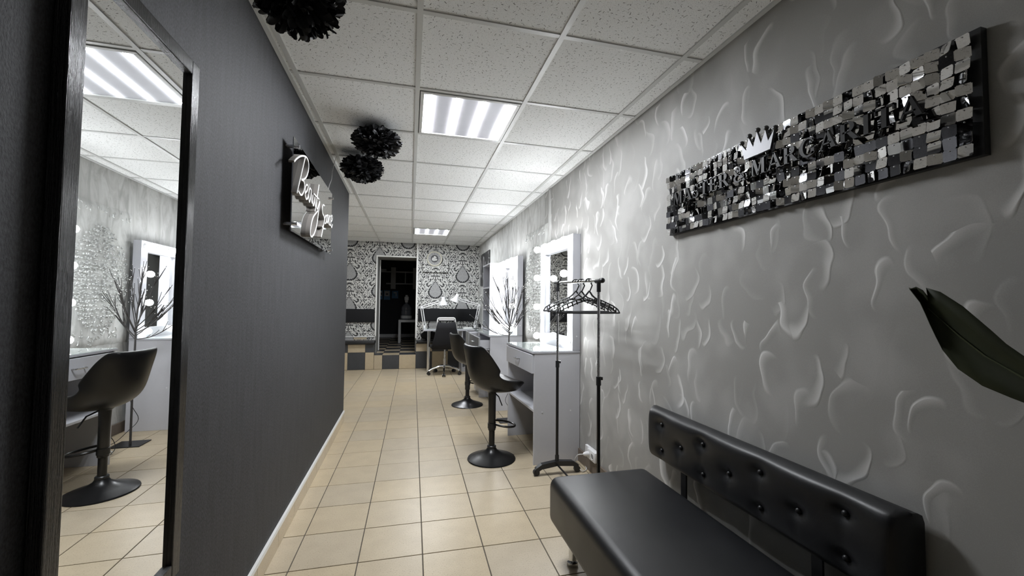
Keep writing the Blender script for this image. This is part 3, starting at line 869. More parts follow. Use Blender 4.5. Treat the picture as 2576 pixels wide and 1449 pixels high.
# ------------------------------------------------------------------ bar stools
def stool(label, loc, rz, seat_z):
    t = thing('bar_stool', label, 'bar stool', loc, rz, 'black bar stools')
    obj('base', lathe(BM(), [(.0, 0), (.188, 0), (.193, .004), (.190, .010), (.165, .020), (.120, .034), (.075, .052), (.045, .072), (.034, .090), (.0, .090)], seg=40, cap=False), 'blackmetal', t, True)
    obj('collar', lathe(BM(), [(.031, .088), (.036, .092), (.036, .104), (.030, .110)], seg=20), 'blackplastic', t, True)
    obj('column', cyl(BM(), (0, 0, .10), (0, 0, seat_z-.06), .0235, None, 20), 'blackmetal', t, True)
    obj('sleeve', lathe(BM(), [(.026, seat_z-.36), (.030, seat_z-.355), (.030, seat_z-.15), (.033, seat_z-.06), (.05, seat_z-.045)], seg=20), 'blackplastic', t, True)
    # footrest ring, welded to the column, reaching forward (+x)
    ring_ = []
    for k in range(28):
        a = 2*PI*k/28
        ring_.append((.105+.09*math.cos(a), .105*math.sin(a), .265-.012*math.cos(a)))
    fr = obj('footrest', tube(BM(), ring_, .0085, 8, True), 'blackmetal', t, True)
    obj('clamp', lathe(BM(), [(.027, .240), (.034, .244), (.034, .284), (.027, .288)], seg=18), 'blackplastic', fr, True)
    tube_ = tube(BM(), [(0, -.03, seat_z-.05), (0, -.12, seat_z-.07), (.01, -.16, seat_z-.13)], .005, 6)
    obj('height_lever', tube_, 'blackmetal', t, True)
    # bucket seat: profile (x, z, half width, side lift, thickness)
    prof = [(.228, -.028, .10, .0, .050), (.220, .0, .152, .004, .075), (.16, .018, .192, .008, .090), (.08, .014, .208, .020, .095), (.0, .005, .213, .045, .092),
            (-.07, .003, .215, .090, .075), (-.118, .034, .216, .125, .065), (-.146, .095, .214, .120, .055), (-.163, .165, .210, .095, .048), (-.178, .230, .203, .068, .042), (-.190, .282, .185, .040, .036), (-.194, .300, .165, .025, .026)]
    NT = 13; bm = BM()
    P = [Vector((p[0], 0, p[1])) for p in prof]
    top, bot = [], []
    for i, p in enumerate(prof):
        d_ = (P[min(i+1, len(P)-1)]-P[max(i-1, 0)]).normalized()     # runs front to back, then up
        nrm = Vector((-d_.z, 0, d_.x)); nrm = -nrm                    # seat: up ; back: forward
        if nrm.z < 0 and abs(d_.z) < .7: nrm = -nrm
        if abs(d_.z) >= .7 and nrm.x < 0: nrm = -nrm
        r1, r2_ = [], []
        for k in range(NT):
            s = -1+2*k/(NT-1)
            lift = p[3]*abs(s)**2.2
            edge = math.sqrt(max(0.0, 1-abs(s)**6))
            c = P[i]+Vector((0, s*p[2], 0))+nrm*lift
            r1.append(bm.verts.new(c)); r2_.append(bm.verts.new(c-nrm*p[4]*(.25+.75*edge)))
        top.append(r1); bot.append(r2_)
    n = len(prof)
    for i in range(n-1):
        for k in range(NT-1):
            bm.faces.new((top[i][k], top[i][k+1], top[i+1][k+1], top[i+1][k]))
            bm.faces.new((bot[i][k], bot[i+1][k], bot[i+1][k+1], bot[i][k+1]))
        bm.faces.new((top[i][0], top[i+1][0], bot[i+1][0], bot[i][0])); bm.faces.new((top[i][-1], bot[i][-1], bot[i+1][-1], top[i+1][-1]))
    for k in range(NT-1):
        bm.faces.new((top[0][k], bot[0][k], bot[0][k+1], top[0][k+1])); bm.faces.new((top[-1][k], top[-1][k+1], bot[-1][k+1], bot[-1][k]))
    se = obj('seat_shell', bm, 'stoolleather', t, True, loc=(0, 0, seat_z+.03))
    for p in se.data.polygons: p.use_smooth = True
    md = se.modifiers.new('smooth', 'SUBSURF'); md.levels = 2; md.render_levels = 2
    return t
stool('black bucket-seat bar stool in front of the pale grey vanity by the clothes rack', (.655, 3.26, 0), math.radians(14), .585)
stool('black bucket-seat bar stool at the vanity with the pulled-out drawer', (.700, 5.03, 0), math.radians(10), .545)

# ------------------------------------------------------------------ clothes rack and hangers
RX, RYF, RYN, RZF, RZN = 1.066, 2.87, 2.19, 1.402, 1.380
t = thing('clothes_rack', 'black tubular clothes rack on castors between the bench and the vanity', 'clothes rack', (RX, (RYF+RYN)/2, 0))
def rl(x, y, z): return Vector((x-RX, y-(RYF+RYN)/2, z))
for yy, zt in ((RYF, RZF), (RYN, RZN)):
    obj('lower_pole', cyl(BM(), rl(RX, yy, .10), rl(RX, yy, .80), .0105, None, 14), 'blackmetal', t, True)
    obj('upper_pole', cyl(BM(), rl(RX, yy, .78), rl(RX, yy, zt-.03), .0082, None, 14), 'steel', t, True)
    cl = BM(); cyl(cl, rl(RX, yy, .775), rl(RX, yy, .825), .0145, None, 14); box(cl, .010, .024, yy-(RYF+RYN)/2-.006, yy-(RYF+RYN)/2+.006, .805, .822)
    obj('height_clamp', cl, 'blackplastic', t)
    tj = BM(); cyl(tj, rl(RX, yy, zt-.065), rl(RX, yy, zt-.008), .0125, None, 14); cyl(tj, rl(RX, yy-.03, zt), rl(RX, yy+.03, zt), .0145, None, 14)
    obj('corner_joint', tj, 'blackplastic', t, True)
    f = BM(); sgn = 1
    pts_ = [(RX-.165, .055), (RX-.12, .082), (RX, .098), (RX+.12, .088), (RX+.165, .06)]
    prism(f, [(a-RX, b) for a, b in pts_]+[(p[0]-RX, p[1]-.035) for p in reversed(pts_)], lambda a, b, d_: Vector((a, d_+yy-(RYF+RYN)/2, b)), -.019, .019)
    ft_ = obj('foot', f, 'blackplastic', t)
    obj('pole_socket', cyl(BM(), rl(RX, yy, .09), rl(RX, yy, .135), .0145, None, 14), 'blackplastic', t, True)
    for sx in (-.158, .158):
        w_ = BM(); cyl(w_, (sx, yy-(RYF+RYN)/2-.012, .0245), (sx, yy-(RYF+RYN)/2+.012, .0245), .0235, None, 18)
        cyl(w_, (sx, yy-(RYF+RYN)/2, .03), (sx, yy-(RYF+RYN)/2, .06), .006, None, 8)
        obj('castor', w_, 'blackplastic', ft_, True)
obj('top_bar', cyl(BM(), rl(RX, RYF+.035, RZF), rl(RX, RYN-.035, RZN), .0095, None, 16), 'chrome', t, True)
for yy, zt in ((RYF+.045, RZF), (RYN-.045, RZN)):
    obj('end_cap', ball(BM(), rl(RX, yy, zt), .0155, 12), 'blackplastic', t, True)
obj('lower_bar', cyl(BM(), rl(RX, RYF-.018, .068), rl(RX, RYN+.018, .068), .0065, None, 12), 'blackmetal', t, True)

def hanger(y, rz, label, half=.215):
    zb = RZN+(RZF-RZN)*(y-RYN)/(RYF-RYN)
    t = thing('coat_hanger', label, 'coat hanger', (RX, y, zb+.0105), rz, 'plastic hangers on the rack')
    hk = []
    for k in range(15):
        a = math.radians(200-250*k/14)
        hk.append((.021*math.cos(a)*1.0, 0, -.010+.0145*math.sin(a)))
    hk += [(.022, 0, -.035), (.010, 0, -.062), (.002, 0, -.078)]
    # the hook passes over the bar: lift it so that its inside touches the bar top
    off = .0105-.0145+.010+.005
    obj('hook', tube(BM(), [(p[0], p[1], p[2]-.001+off*0+.0005) for p in hk], .0045, 8), 'blackplastic', t, True)
    b = BM()
    for s in (-1, 1):
        tube(b, [(.002, 0, -.070), (s*.022, 0, -.098), (s*.048, 0, -.118)], .0055, 6)
        tube(b, [(s*.040, 0, -.112), (s*.10, 0, -.133), (s*.17, 0, -.162), (s*.200, 0, -.182), (s*half, 0, -.205)], .0042, 6)
        tube(b, [(s*.030, 0, -.130), (s*.09, 0, -.150), (s*.165, 0, -.182), (s*.19, 0, -.195)], .0042, 6)
        for q in (.055, .085, .115, .145, .175):
            tube(b, [(s*q, 0, -.117-(q-.05)*.38), (s*(q-.008), 0, -.139-(q-.05)*.42)], .0042, 6)
        tube(b, [(s*.188, 0, -.176), (s*.188, 0, -.206)], .0035, 6)
    tube(b, [(-.045, 0, -.118), (-.03, 0, -.128), (.03, 0, -.128), (.045, 0, -.118)], .0055, 6)
    obj('shoulders', b, 'blackplastic', t, True)
    obj('trouser_bar', tube(BM(), [(-half, 0, -.205), (0, 0, -.207), (half, 0, -.205)], .0048, 8), 'blackplastic', t, True)
hanger(2.325, math.radians(3), 'black plastic coat hanger hanging square to the rack, widest in view')
hanger(2.445, math.radians(-26), 'black plastic coat hanger turned askew in the middle of the three on the rack')
hanger(2.535, math.radians(-26), 'black plastic coat hanger turned askew, farthest along the rack toward the vanity')

# ------------------------------------------------------------------ black bench with tufted back
t = thing('leather_bench', 'black leatherette bench with tufted backrest and chrome feet along the swirl wall', 'bench', (.95, 1.38, 0))
def bl_(x, y, z): return Vector((x-.95, y-1.38, z))
SYN, SYF = .80, 1.965
bm = box(BM(), .682-.95, 1.225-.95, SYN-1.38, SYF-1.38, .165, .392, .045, 5)
se = obj('seat', bm, 'leather', t, True)
for p in se.data.polygons: p.use_smooth = True
# backrest with button dents
BX0, BX1, BZ0, BZ1 = 1.236, 1.322, .452, .706
btn = [(1.845-.2995*k, .638) for k in range(4)]+[(1.695-.2995*k, .573) for k in range(4) if 1.695-.2995*k > SYN+.03]+[(1.845-.2995*k, .510) for k in range(4)]
NY, NZ = 110, 26; bm = BM(); rows = []
def dent(y, z):
    d_ = 0
    for by, bz in btn:
        q = ((y-by)/.030)**2+((z-bz)/.022)**2
        d_ += .016*math.exp(-q)+.010*math.exp(-q*.12)
        # soft folds running down from each button
        d_ += .003*math.exp(-((y-by)/.012)**2)*math.exp(-(((z-bz)+.03)/.04)**2)
    return d_
def sup(a): return max(0.0, 1-abs(a)**8)**.125
ring_s = []
for i in range(NY+1):
    a = -1+2*i/NY; y_ = (SYN+SYF)/2+(SYF-SYN)/2*a
    ey = sup(a) if abs(a) < 1 else 0.0
    ring1 = []
    for j in range(NZ+1):
        b = -1+2*j/NZ; zz = (BZ0+BZ1)/2+(BZ1-BZ0)/2*b
        e = min(1.0, (1-abs(a)**60)*1.0)*(max(0.0, 1-abs(b)**5))**.4*(max(0.0, 1-abs(a)**70))**.4
        x_ = BX0+.042*(1-e)+dent(y_, zz)*e-.012*e
        ring1.append(bm.verts.new(bl_(x_, y_, zz)))
    back = [bm.verts.new(bl_(BX1-.025, y_, BZ1-.002)), bm.verts.new(bl_(BX1-.008, y_, BZ1-.010)), bm.verts.new(bl_(BX1, y_, BZ1-.03)), bm.verts.new(bl_(BX1, y_, BZ0+.01))]
    ring_s.append(ring1+back)
n = len(ring_s[0])
for A, B in zip(ring_s, ring_s[1:]):
    for k in range(n): bm.faces.new((A[k], B[k], B[(k+1) % n], A[(k+1) % n]))
bm.faces.new(ring_s[0]); bm.faces.new(list(reversed(ring_s[-1])))
br = obj('backrest', bm, 'leather', t, True)
for by, bz in btn:
    obj('tuft_button', ball(BM(), bl_(BX0+.011, by, bz), .010, 10), 'leather', br, True)
for (yy) in (1.70, 1.05):
    obj('back_bracket', box(BM(), bl_(1.262, 0, 0).x, bl_(1.270, 0, 0).x, yy-1.38-.02, yy-1.38+.02, .20, .50, .002, 1), 'blackmetal', t)
obj('bracket_arm', box(BM(), 1.10-.95, 1.268-.95, 1.05-1.38-.02, 1.70-1.38+.02, .19, .20), 'blackmetal', t)
for xx, yy in ((.775, 1.865), (1.14, 1.865), (.775, .90), (1.14, .90)):
    p = bl_(xx, yy, 0)
    obj('leg', lathe(BM(), [(.0, 0), (.024, 0), (.026, .004), (.026, .018), (.020, .024), (.0185, .030), (.0185, .170)], p, 18, cap=False), 'chrome', t, True)

# ------------------------------------------------------------------ plant reaching in at the right
t = thing('potted_plant', 'potted plant with one long dark green leaf beside the swirl wall', 'plant', (1.10, .16, 0))
PO = Vector((1.10, .16, 0))
obj('pot', lathe(BM(), [(.0, 0), (.10, 0), (.13, .26), (.14, .28), (.13, .29), (.12, .27), (.0, .26)], seg=28, cap=False), 'pot', t, True)
obj('soil', lathe(BM(), [(.0, .266), (.118, .266)], seg=24, cap=False), 'soil', t)
UP_ = [(2289, .619, 1.279), (0, .609, 1.283), (0, .598, 1.276), (0, .5895, 1.264), (0, .592, 1.281), (0, .570, 1.272), (0, .538, 1.245), (0, .501, 1.203), (0, .482, 1.180), (0, .461, 1.161), (0, .42, 1.115), (0, .38, 1.065)]
LO_ = [(0, .619, 1.279), (0, .602, 1.252), (0, .594, 1.230), (0, .587, 1.209), (0, .5785, 1.185), (0, .569, 1.160), (0, .547, 1.127), (0, .514, 1.102), (0, .479, 1.089), (0, .463, 1.084), (0, .42, 1.07), (0, .38, 1.06)]
KX = 1.215
def lf(y, z, dx=0.0):
    k = KX-.10*max(0, .55-y)+dx
    return Vector((k, y*k, 1.24+(z-1.24)*k))
bm = BM(); rows = []
for (a, b) in zip(UP_, LO_):
    ml = ((a[1]+b[1])/2+.002, (a[2]+b[2])/2+.004)
    rows.append([bm.verts.new(lf(a[1], a[2], -.012)-PO), bm.verts.new(lf((a[1]+ml[0])/2, (a[2]+ml[1])/2, -.004)-PO), bm.verts.new(lf(ml[0], ml[1], .004)-PO), bm.verts.new(lf((b[1]+ml[0])/2, (b[2]+ml[1])/2, -.004)-PO), bm.verts.new(lf(b[1], b[2], -.016)-PO)])
for A, B in zip(rows, rows[1:]):
    for k in range(4): bm.faces.new((A[k], A[k+1], B[k+1], B[k]))
le = obj('leaf', bm, 'leaf', t, True)
sol = le.modifiers.new('thickness', 'SOLIDIFY'); sol.thickness = .0012
mid = [lf((a[1]+b[1])/2+.002, (a[2]+b[2])/2+.004, .001)-PO for a, b in list(zip(UP_, LO_))[3:]]
obj('midrib', tube(BM(), mid, [.0008]*3+[.0016]*3+[.0022]*(len(mid)-6), 6), 'midrib', le, True)
obj('petiole', tube(BM(), [mid[-1], mid[-1]+Vector((-.02, -.07, -.12)), Vector((.02, .05, .62)), Vector((.0, .0, .26))], [.003, .005, .007, .009], 8), 'midrib', t, True)

# ------------------------------------------------------------------ lit twig tree between the vanities
TX, TY = 1.035, 4.27
t = thing('twig_tree', 'bare dark twig tree with tiny white lights standing between the vanities', 'twig tree', (TX, TY, 0))
obj('base_plate', box(BM(), -.11, .11, -.09, .09, 0, .008, .002, 1), 'blackmetal', t)
obj('trunk', tube(BM(), [(0, 0, .008), (.002, 0, .45), (-.002, 0, .86), (.0, 0, 1.0), (-.01, .0, 1.2)], [.009, .0085, .0075, .006, .0035], 8), 'twig', t, True)
rn = random.Random(4)
BR = [(-.32, .0, 1.285, .93), (-.30, .06, 1.33, .97), (-.27, -.06, 1.36, 1.0), (-.24, .10, 1.22, .95), (-.13, .02, 1.45, 1.02), (-.08, -.08, 1.49, 1.06), (-.02, .03, 1.52, 1.1), (.03, -.03, 1.44, 1.08),
      (.10, .08, 1.42, 1.0), (.14, -.05, 1.43, .97), (.155, .05, 1.36, .95), (.18, -.08, 1.30, .92), (.19, .02, 1.24, .90), (-.33, -.1, 1.04, .90), (.0, -.22, 1.3, .96), (.05, .24, 1.33, .97)]
for dx, dy, z1, z0 in BR:
    bm = BM(); tip = BM()
    p0 = Vector((0, 0, z0)); p1 = Vector((dx, dy, z1))
    def at(s): return p0+(p1-p0)*s+Vector((0, 0, -.035*math.sin(PI*s)))
    tube(bm, [at(k/6) for k in range(7)], [.0046-.00045*k for k in range(7)], 5)
    ball(tip, p1, .0032, 6)
    for q in range(8):
        s = rn.uniform(.25, .9); b0 = at(s); dd = (p1-p0).normalized()
        e = b0+(dd*.11+Vector((rn.uniform(-.035, .035), rn.uniform(-.035, .035), rn.uniform(0, .05))))*rn.uniform(.7, 1.3)
        tube(bm, [b0, (b0+e)/2+Vector((0, 0, -.004)), e], [.0030, .0026, .0018], 4)
        ball(tip, e, .0018, 6)
    b_ = obj('branch', bm, 'twig', t, True)
    stuff(obj('tip_lights', tip, 'tip', b_, True))
obj('power_cord', tube(BM(), catmull([(0, .01, .85), (.03, .02, .6), (.03, .04, .35), (-.02, .06, .2), (.05, .05, .1), (.12, .0, .02), (.20, -.10, .012)], 5), .0025, 6), 'cable_b', t, True)

# ------------------------------------------------------------------ cables, sockets
o = obj('white_cord', tube(BM(), catmull([(1.20, 3.98, .13), (1.14, 4.0, .14), (1.08, 4.0, .09), (1.04, 3.98, .03), (1.03, 4.03, .008), (1.07, 4.09, .008), (1.12, 4.06, .03), (1.10, 3.99, .05), (1.05, 3.98, .02), (1.10, 4.02, .007), (1.22, 4.05, .007), (1.30, 4.1, .05)], 5), .004, 6), 'cable_w', None, True)
tag(o, 'looped white cord lying on the floor behind the pale grey vanity', 'cord')
o = obj('tangled_cord', tube(BM(), catmull([(1.12, 4.02, .16), (1.06, 4.06, .13), (1.02, 4.05, .05), (1.02, 3.98, .012), (1.08, 3.95, .012), (1.16, 3.93, .06), (1.17, 3.92, .16), (1.12, 3.95, .24), (1.18, 4.0, .28)], 5), .0028, 6), 'cable_b', None, True)
tag(o, 'thin tangled black cord beside the looped white cord', 'cord')
t = thing('wall_socket', 'white double surface-mounted socket with a plug low on the swirl wall', 'socket', (XR, 2.80, .11))
obj('housing', box(BM(), -.042, -.001, -.085, .045, 0, .072, .004, 2), 'whiteplastic', t, True)
obj('socket_face', lathe(BM(), [(.024, -.0425), (.024, -.0445), (.020, -.0445), (.018, -.0425)], (0, -.045, .036), 20, 'X', False), 'whiteplastic', t, True)
obj('socket_well', lathe(BM(), [(.0, -.0428), (.018, -.0428)], (0, -.045, .036), 20, 'X', False), 'midgrey', t)
obj('back_plate', box(BM(), -.022, -.001, .047, .125, .01, .07, .003, 1), 'whiteplastic', t)
pg = obj('plug', lathe(BM(), [(.017, -.043), (.018, -.060), (.013, -.078), (.006, -.086)], (0, .018, .036), 16, 'X'), 'whiteplastic', t, True)
obj('plug_cord', tube(BM(), catmull([(-.085, .018, .036), (-.115, .05, .02), (-.125, .075, -.03), (-.10, .07, -.075), (-.075, .05, -.10), (-.02, .10, -.105), (-.01, .22, -.09)], 5), .0035, 6), 'cable_w', pg, True)

# ------------------------------------------------------------------ tall shelf and low cabinet beyond the second vanity
t = thing('tall_shelf', 'tall white open shelf unit standing behind the second bulb mirror', 'shelf', (1.045, 5.47, 0))
W_, D_, H_ = .51, .285, 1.80
obj('side_panel', box(BM(), 0, D_, 0, .018, 0, H_, .001, 1), 'white', t)
obj('side_panel', box(BM(), 0, D_, W_-.018, W_, 0, H_, .001, 1), 'white', t)
obj('back_panel', box(BM(), D_-.012, D_-.002, .018, W_-.018, .02, H_-.01), 'white', t)
for z_ in (.87, 1.145, 1.455, 1.782):
    obj('shelf_board', box(BM(), .002, D_-.012, .018, W_-.018, z_, z_+.018), 'white', t)
t = thing('low_cabinet', 'low white cabinet with pulled-out drawer at the foot of the tall shelf', 'cabinet', (.93, 5.47, 0))
obj('body', box(BM(), .0, .108, 0, .51, 0, .845), 'white', t)
obj('cabinet_top', box(BM(), -.004, .110, -.004, .514, .845, .868), 'glasstop', t)
dr = obj('drawer_front', box(BM(), -.135, -.118, .235, .50, .30, .84, .001, 1), 'midgrey', t)
obj('drawer_box', box(BM(), -.118, -.002, .245, .49, .32, .83), 'white', dr)

# framed dark print on the right wall near the far end
t = thing('canvas_print', 'dark canvas print with a white swoosh above the desk on the right wall', 'picture', (XR, 7.40, 1.58))
obj('canvas', box(BM(), -.022, -.001, -.44, .44, 0, .60, .002, 1), 'picture', t)

# ------------------------------------------------------------------ manicure desk and what stands on it
t = thing('manicure_desk', 'white manicure desk with a chrome leg and open pedestal below the damask wall', 'desk', (.72, 7.62, 0))
def dl(x, y, z): return (x-.72, y-7.62, z)
obj('desktop', box(BM(), .235-.72, 1.26-.72, 7.46-7.62, 7.97-7.62, .738, .768, .002, 1), 'white', t)
obj('glass_top', box(BM(), .25-.72, 1.25-.72, 7.475-7.62, 7.955-7.62, .7685, .7735), 'glasstop', t)
for yy in (7.55,):
    obj('leg', lathe(BM(), [(.0, 0), (.034, 0), (.034, .018), (.028, .022), (.028, .736)], dl(.335, yy, 0), 20, cap=False), 'chrome', t, True)
pd = BM()
box(pd, .925-.72, .943-.72, 7.48-7.62, 7.95-7.62, 0, .737); box(pd, 1.225-.72, 1.243-.72, 7.48-7.62, 7.95-7.62, 0, .737)
box(pd, .943-.72, 1.225-.72, 7.93-7.62, 7.945-7.62, .02, .737)
ped = obj('pedestal', pd, 'white', t)
for z_ in (.06, .30, .52): obj('pedestal_shelf', box(BM(), .943-.72, 1.225-.72, 7.49-7.62, 7.93-7.62, z_, z_+.018), 'white', ped)
obj('kick_panel', box(BM(), .943-.72, 1.225-.72, 7.482-7.62, 7.492-7.62, 0, .055), 'white', ped)

def desk_lamp(label, base, elbow, neck, head, aim, group='clamp-on desk lamps'):
    b = Vector(base); t = thing('desk_lamp', label, 'desk lamp', b, 0, group)
    E, N_, Hd = Vector(elbow)-b, Vector(neck)-b, Vector(head)-b
    obj('clamp', box(BM(), -.022, .022, -.025, .025, 0, .05, .004, 1), 'whiteplastic', t)
    def arm(p, q, name):
        d_ = (q-p).normalized(); s = Vector((d_.z, 0, -d_.x))*.018
        bm = BM(); cyl(bm, p+s, q+s, .0085, None, 8); cyl(bm, p-s, q-s, .0085, None, 8)
        obj(name, bm, 'whiteplastic', t, True)
    arm(Vector((0, 0, .045)), E, 'lower_arm'); arm(E, N_, 'upper_arm')
    obj('elbow', cyl(BM(), E+Vector((0, -.014, 0)), E+Vector((0, .014, 0)), .022, None, 14), 'whiteplastic', t, True)
    # shade: bell turned about its axis 'aim'
    a = Vector(aim).normalized(); q = Vector((0, 0, -1)).rotation_difference(a)
    bm = lathe(BM(), [(.0, .105), (.028, .104), (.034, .095), (.036, .045), (.05, .02), (.082, -.03), (.088, -.055), (.084, -.055), (.078, -.032), (.045, .015), (.0, .02)], seg=24, cap=False)
    bm.transform(q.to_matrix().to_4x4())
    obj('shade', bm, 'whiteplastic', t, True, loc=Hd)
    obj('neck', cyl(BM(), N_, Hd, .008, None, 8), 'whiteplastic', t, True)
desk_lamp('white clamp lamp on the desk end beside the doorway', (.262, 7.75, .7745), (.205, 7.75, 1.16), (.515, 7.75, 1.262), (.600, 7.75, 1.255), (.05, 0, -1))
desk_lamp('white clamp lamp on the desk end beside the open shelf, head tilted', (1.205, 7.75, .7745), (1.283, 7.75, 1.205), (.905, 7.75, 1.312), (.830, 7.75, 1.315), (-.42, 0, -1))
o = obj('paper_stack', box(BM(), .98, 1.14, 7.62, 7.80, .7742, .790, .001, 1), 'paper'); tag(o, 'small stack of white papers on the manicure desk', 'papers')
t = thing('grey_stand', 'thin grey flexible stand with a black foot on the desk corner', 'stand', (1.19, 7.52, .7742))
obj('foot', lathe(BM(), [(.0, 0), (.05, 0), (.05, .010), (.0, .012)], seg=20, cap=False), 'blackplastic', t, True)
obj('stem', tube(BM(), catmull([(0, 0, .01), (.01, .01, .08), (-.012, .02, .15), (.012, .02, .21), (.03, .01, .24)], 4), .012, 8), 'midgrey', t, True)
t = thing('power_strip', 'white wall socket with a black adapter above the manicure desk', 'socket', (XR, 7.68, .80))
obj('housing', box(BM(), -.035, -.001, -.11, .07, -.03, .04, .003, 1), 'whiteplastic', t)
obj('adapter', box(BM(), -.085, -.036, -.09, .03, .0, .06, .005, 2), 'blackplastic', t, True)

# office chair
t = thing('office_chair', 'black office chair with white top rail and chrome five-star base at the desk', 'office chair', (.60, 7.26, 0), math.radians(4))
bm = BM(); NT = 10
prof = [(-.145, .905, .148), (-.150, .80, .172), (-.155, .66, .205), (-.15, .54, .235), (-.13, .46, .245)]
ro = []
for y_, z_, hw in prof:
    ro.append([bm.verts.new((hw*(-1+2*k/NT), y_-.03*(1-(-1+2*k/NT)**2)*1.0, z_+(.012*(abs(-1+2*k/NT)**2) if z_ > .9 else 0))) for k in range(NT+1)])
for A, B in zip(ro, ro[1:]):
    for k in range(NT): bm.faces.new((A[k], A[k+1], B[k+1], B[k]))
bk = obj('backrest', bm, 'blackfabric', t, True)
sol = bk.modifiers.new('thickness', 'SOLIDIFY'); sol.thickness = .035; sol.offset = 0
obj('seat', box(BM(), -.235, .235, -.12, .26, .44, .505, .03, 3), 'blackfabric', t, True)
tp = BM(); tube(tp, [(-.152, -.15, .82), (-.152, -.15, .95), (-.142, -.15, .978), (-.12, -.15, .985), (.12, -.15, .985), (.142, -.15, .978), (.152, -.15, .95), (.152, -.15, .82)], .013, 8)
box(tp, -.13, .13, -.158, -.142, .945, .99)
obj('top_rail', tp, 'whiteplastic', t, True)
obj('gas_column', lathe(BM(), [(.022, .10), (.022, .27), (.014, .272), (.014, .44)], seg=16), 'steel', t, True)
for k in range(5):
    a = math.radians(-100+72*k)
    d_ = Vector((math.cos(a), math.sin(a), 0))
    lg = obj('base_leg', tube(BM(), [Vector((0, 0, .145)), d_*.10+Vector((0, 0, .142)), d_*.22+Vector((0, 0, .105)), d_*.275+Vector((0, 0, .075))], [.022, .019, .015, .012], 8), 'chrome', t, True)
    s = Vector((-d_.y, d_.x, 0)); c = d_*.278
    cs_ = BM(); cyl(cs_, c+s*.010+Vector((0, 0, .028)), c+s*.026+Vector((0, 0, .028)), .028, None, 14); cyl(cs_, c-s*.026+Vector((0, 0, .028)), c-s*.010+Vector((0, 0, .028)), .028, None, 14); cyl(cs_, c-s*.012+Vector((0, 0, .028)), c+s*.012+Vector((0, 0, .028)), .01, None, 8); cyl(cs_, c+Vector((0, 0, .03)), c+Vector((0, 0, .078)), .008, None, 8)
    obj('castor', cs_, 'blackplastic', lg, True)

# ------------------------------------------------------------------ far wall: clock, boxed panel, padded strips, benches
t = thing('wallpapered_box', 'shallow wall box papered in damask below the round clock', 'wall box', (.467, YER, 1.842))
obj('box_body', box(BM(), .228-.467, .706-.467, -.055, -.001, 0, .36, .003, 1), 'damask', t)
CK = Vector((.442, YER-.056, 2.105))
t = thing('wall_clock', 'round ivory wall clock with white flowers on a dark centre', 'clock', CK)
obj('rim', lathe(BM(), [(.118, 0), (.128, -.022), (.140, -.026), (.148, -.018), (.150, 0)], (0, 0, 0), 40, 'Y', False), 'ivory', t, True)
obj('dial', lathe(BM(), [(.0, -.008), (.122, -.008), (.122, 0)], (0, 0, 0), 40, 'Y', False), 'dial', t)
em = obj('centre_disc', lathe(BM(), [(.0, -.011), (.074, -.011), (.074, -.008)], (0, 0, 0), 32, 'Y', False), 'emblem', t)
rn = random.Random(3)
for k, (a, b) in enumerate(((-.035, -.02), (-.012, -.028), (.014, -.022), (.034, -.018), (-.006, .012), (.018, .022), (.002, .035), (-.03, .004))):
    bm = BM()
    for q in range(5):
        an = 2*PI*q/5+k; ball(bm, (a+.011*math.cos(an), -.012, b+.011*math.sin(an)), .009, 8)
    for v in bm.verts: v.co.y = -.012+(v.co.y+.012)*.35
    obj('flower', bm, 'paper', em, True)
for k in range(12):
    an = 2*PI*k/12; c = (.098*math.cos(an), -.0095, .098*math.sin(an))
    obj('hour_mark', cyl(BM(), (c[0], -.0078, c[2]), (c[0], -.0105, c[2]), .0055, None, 8), 'ink', t)
def pad(x0, x1, z0, z1, yw, label):
    t = thing('padded_strip', label, 'wall pad', ((x0+x1)/2, yw, z0), 0, 'black padded wall strips')
    hw = (x1-x0)/2
    obj('pad', box(BM(), -hw, hw, -.035, -.001, 0, z1-z0, .010, 3), 'blackfabric', t, True)
pad(.15, 1.315, .888, 1.132, YER, 'long black padded strip on the damask wall above the manicure desk')
pad(-1.9, -.655, .862, 1.115, YE, 'long black padded strip on the damask wall above the cushion left of the doorway')
def cushion(x0, x1, y1, label):
    t = thing('bench_cushion', label, 'cushion', ((x0+x1)/2, YP+.02, PH+.001), 0, 'black cushions on the tiled plinth')
    hw = (x1-x0)/2
    obj('cushion_pad', box(BM(), -hw, hw, -.075, y1-(YP+.02), 0, .062, .016, 3), 'leather', t, True)
cushion(-2.2, SX0+.015, YE-.02, 'long black cushion on the tiled plinth left of the doorway')
cushion(SX1+.01, .80, YER-.02, 'black cushion on the tiled plinth under the manicure desk')
bm = ball(BM(), (0, 0, .09), .16, 18, .55); 
for v in bm.verts: v.co.y *= .45; v.co.z = max(v.co.z, 0) + .006*math.sin(v.co.x*60)
bg = obj('black_bag', bm, 'blackfabric', None, True, loc=(.36, YP+.045, PH+.066)); tag(bg, 'slumped black cloth bag on the cushion under the desk', 'bag')
o = obj('bench_tile_strip', box(BM(), -1.02, -.79, YE-.006, YE-.0005, PH+.075, .583), 'ftile'); o.parent = plinth

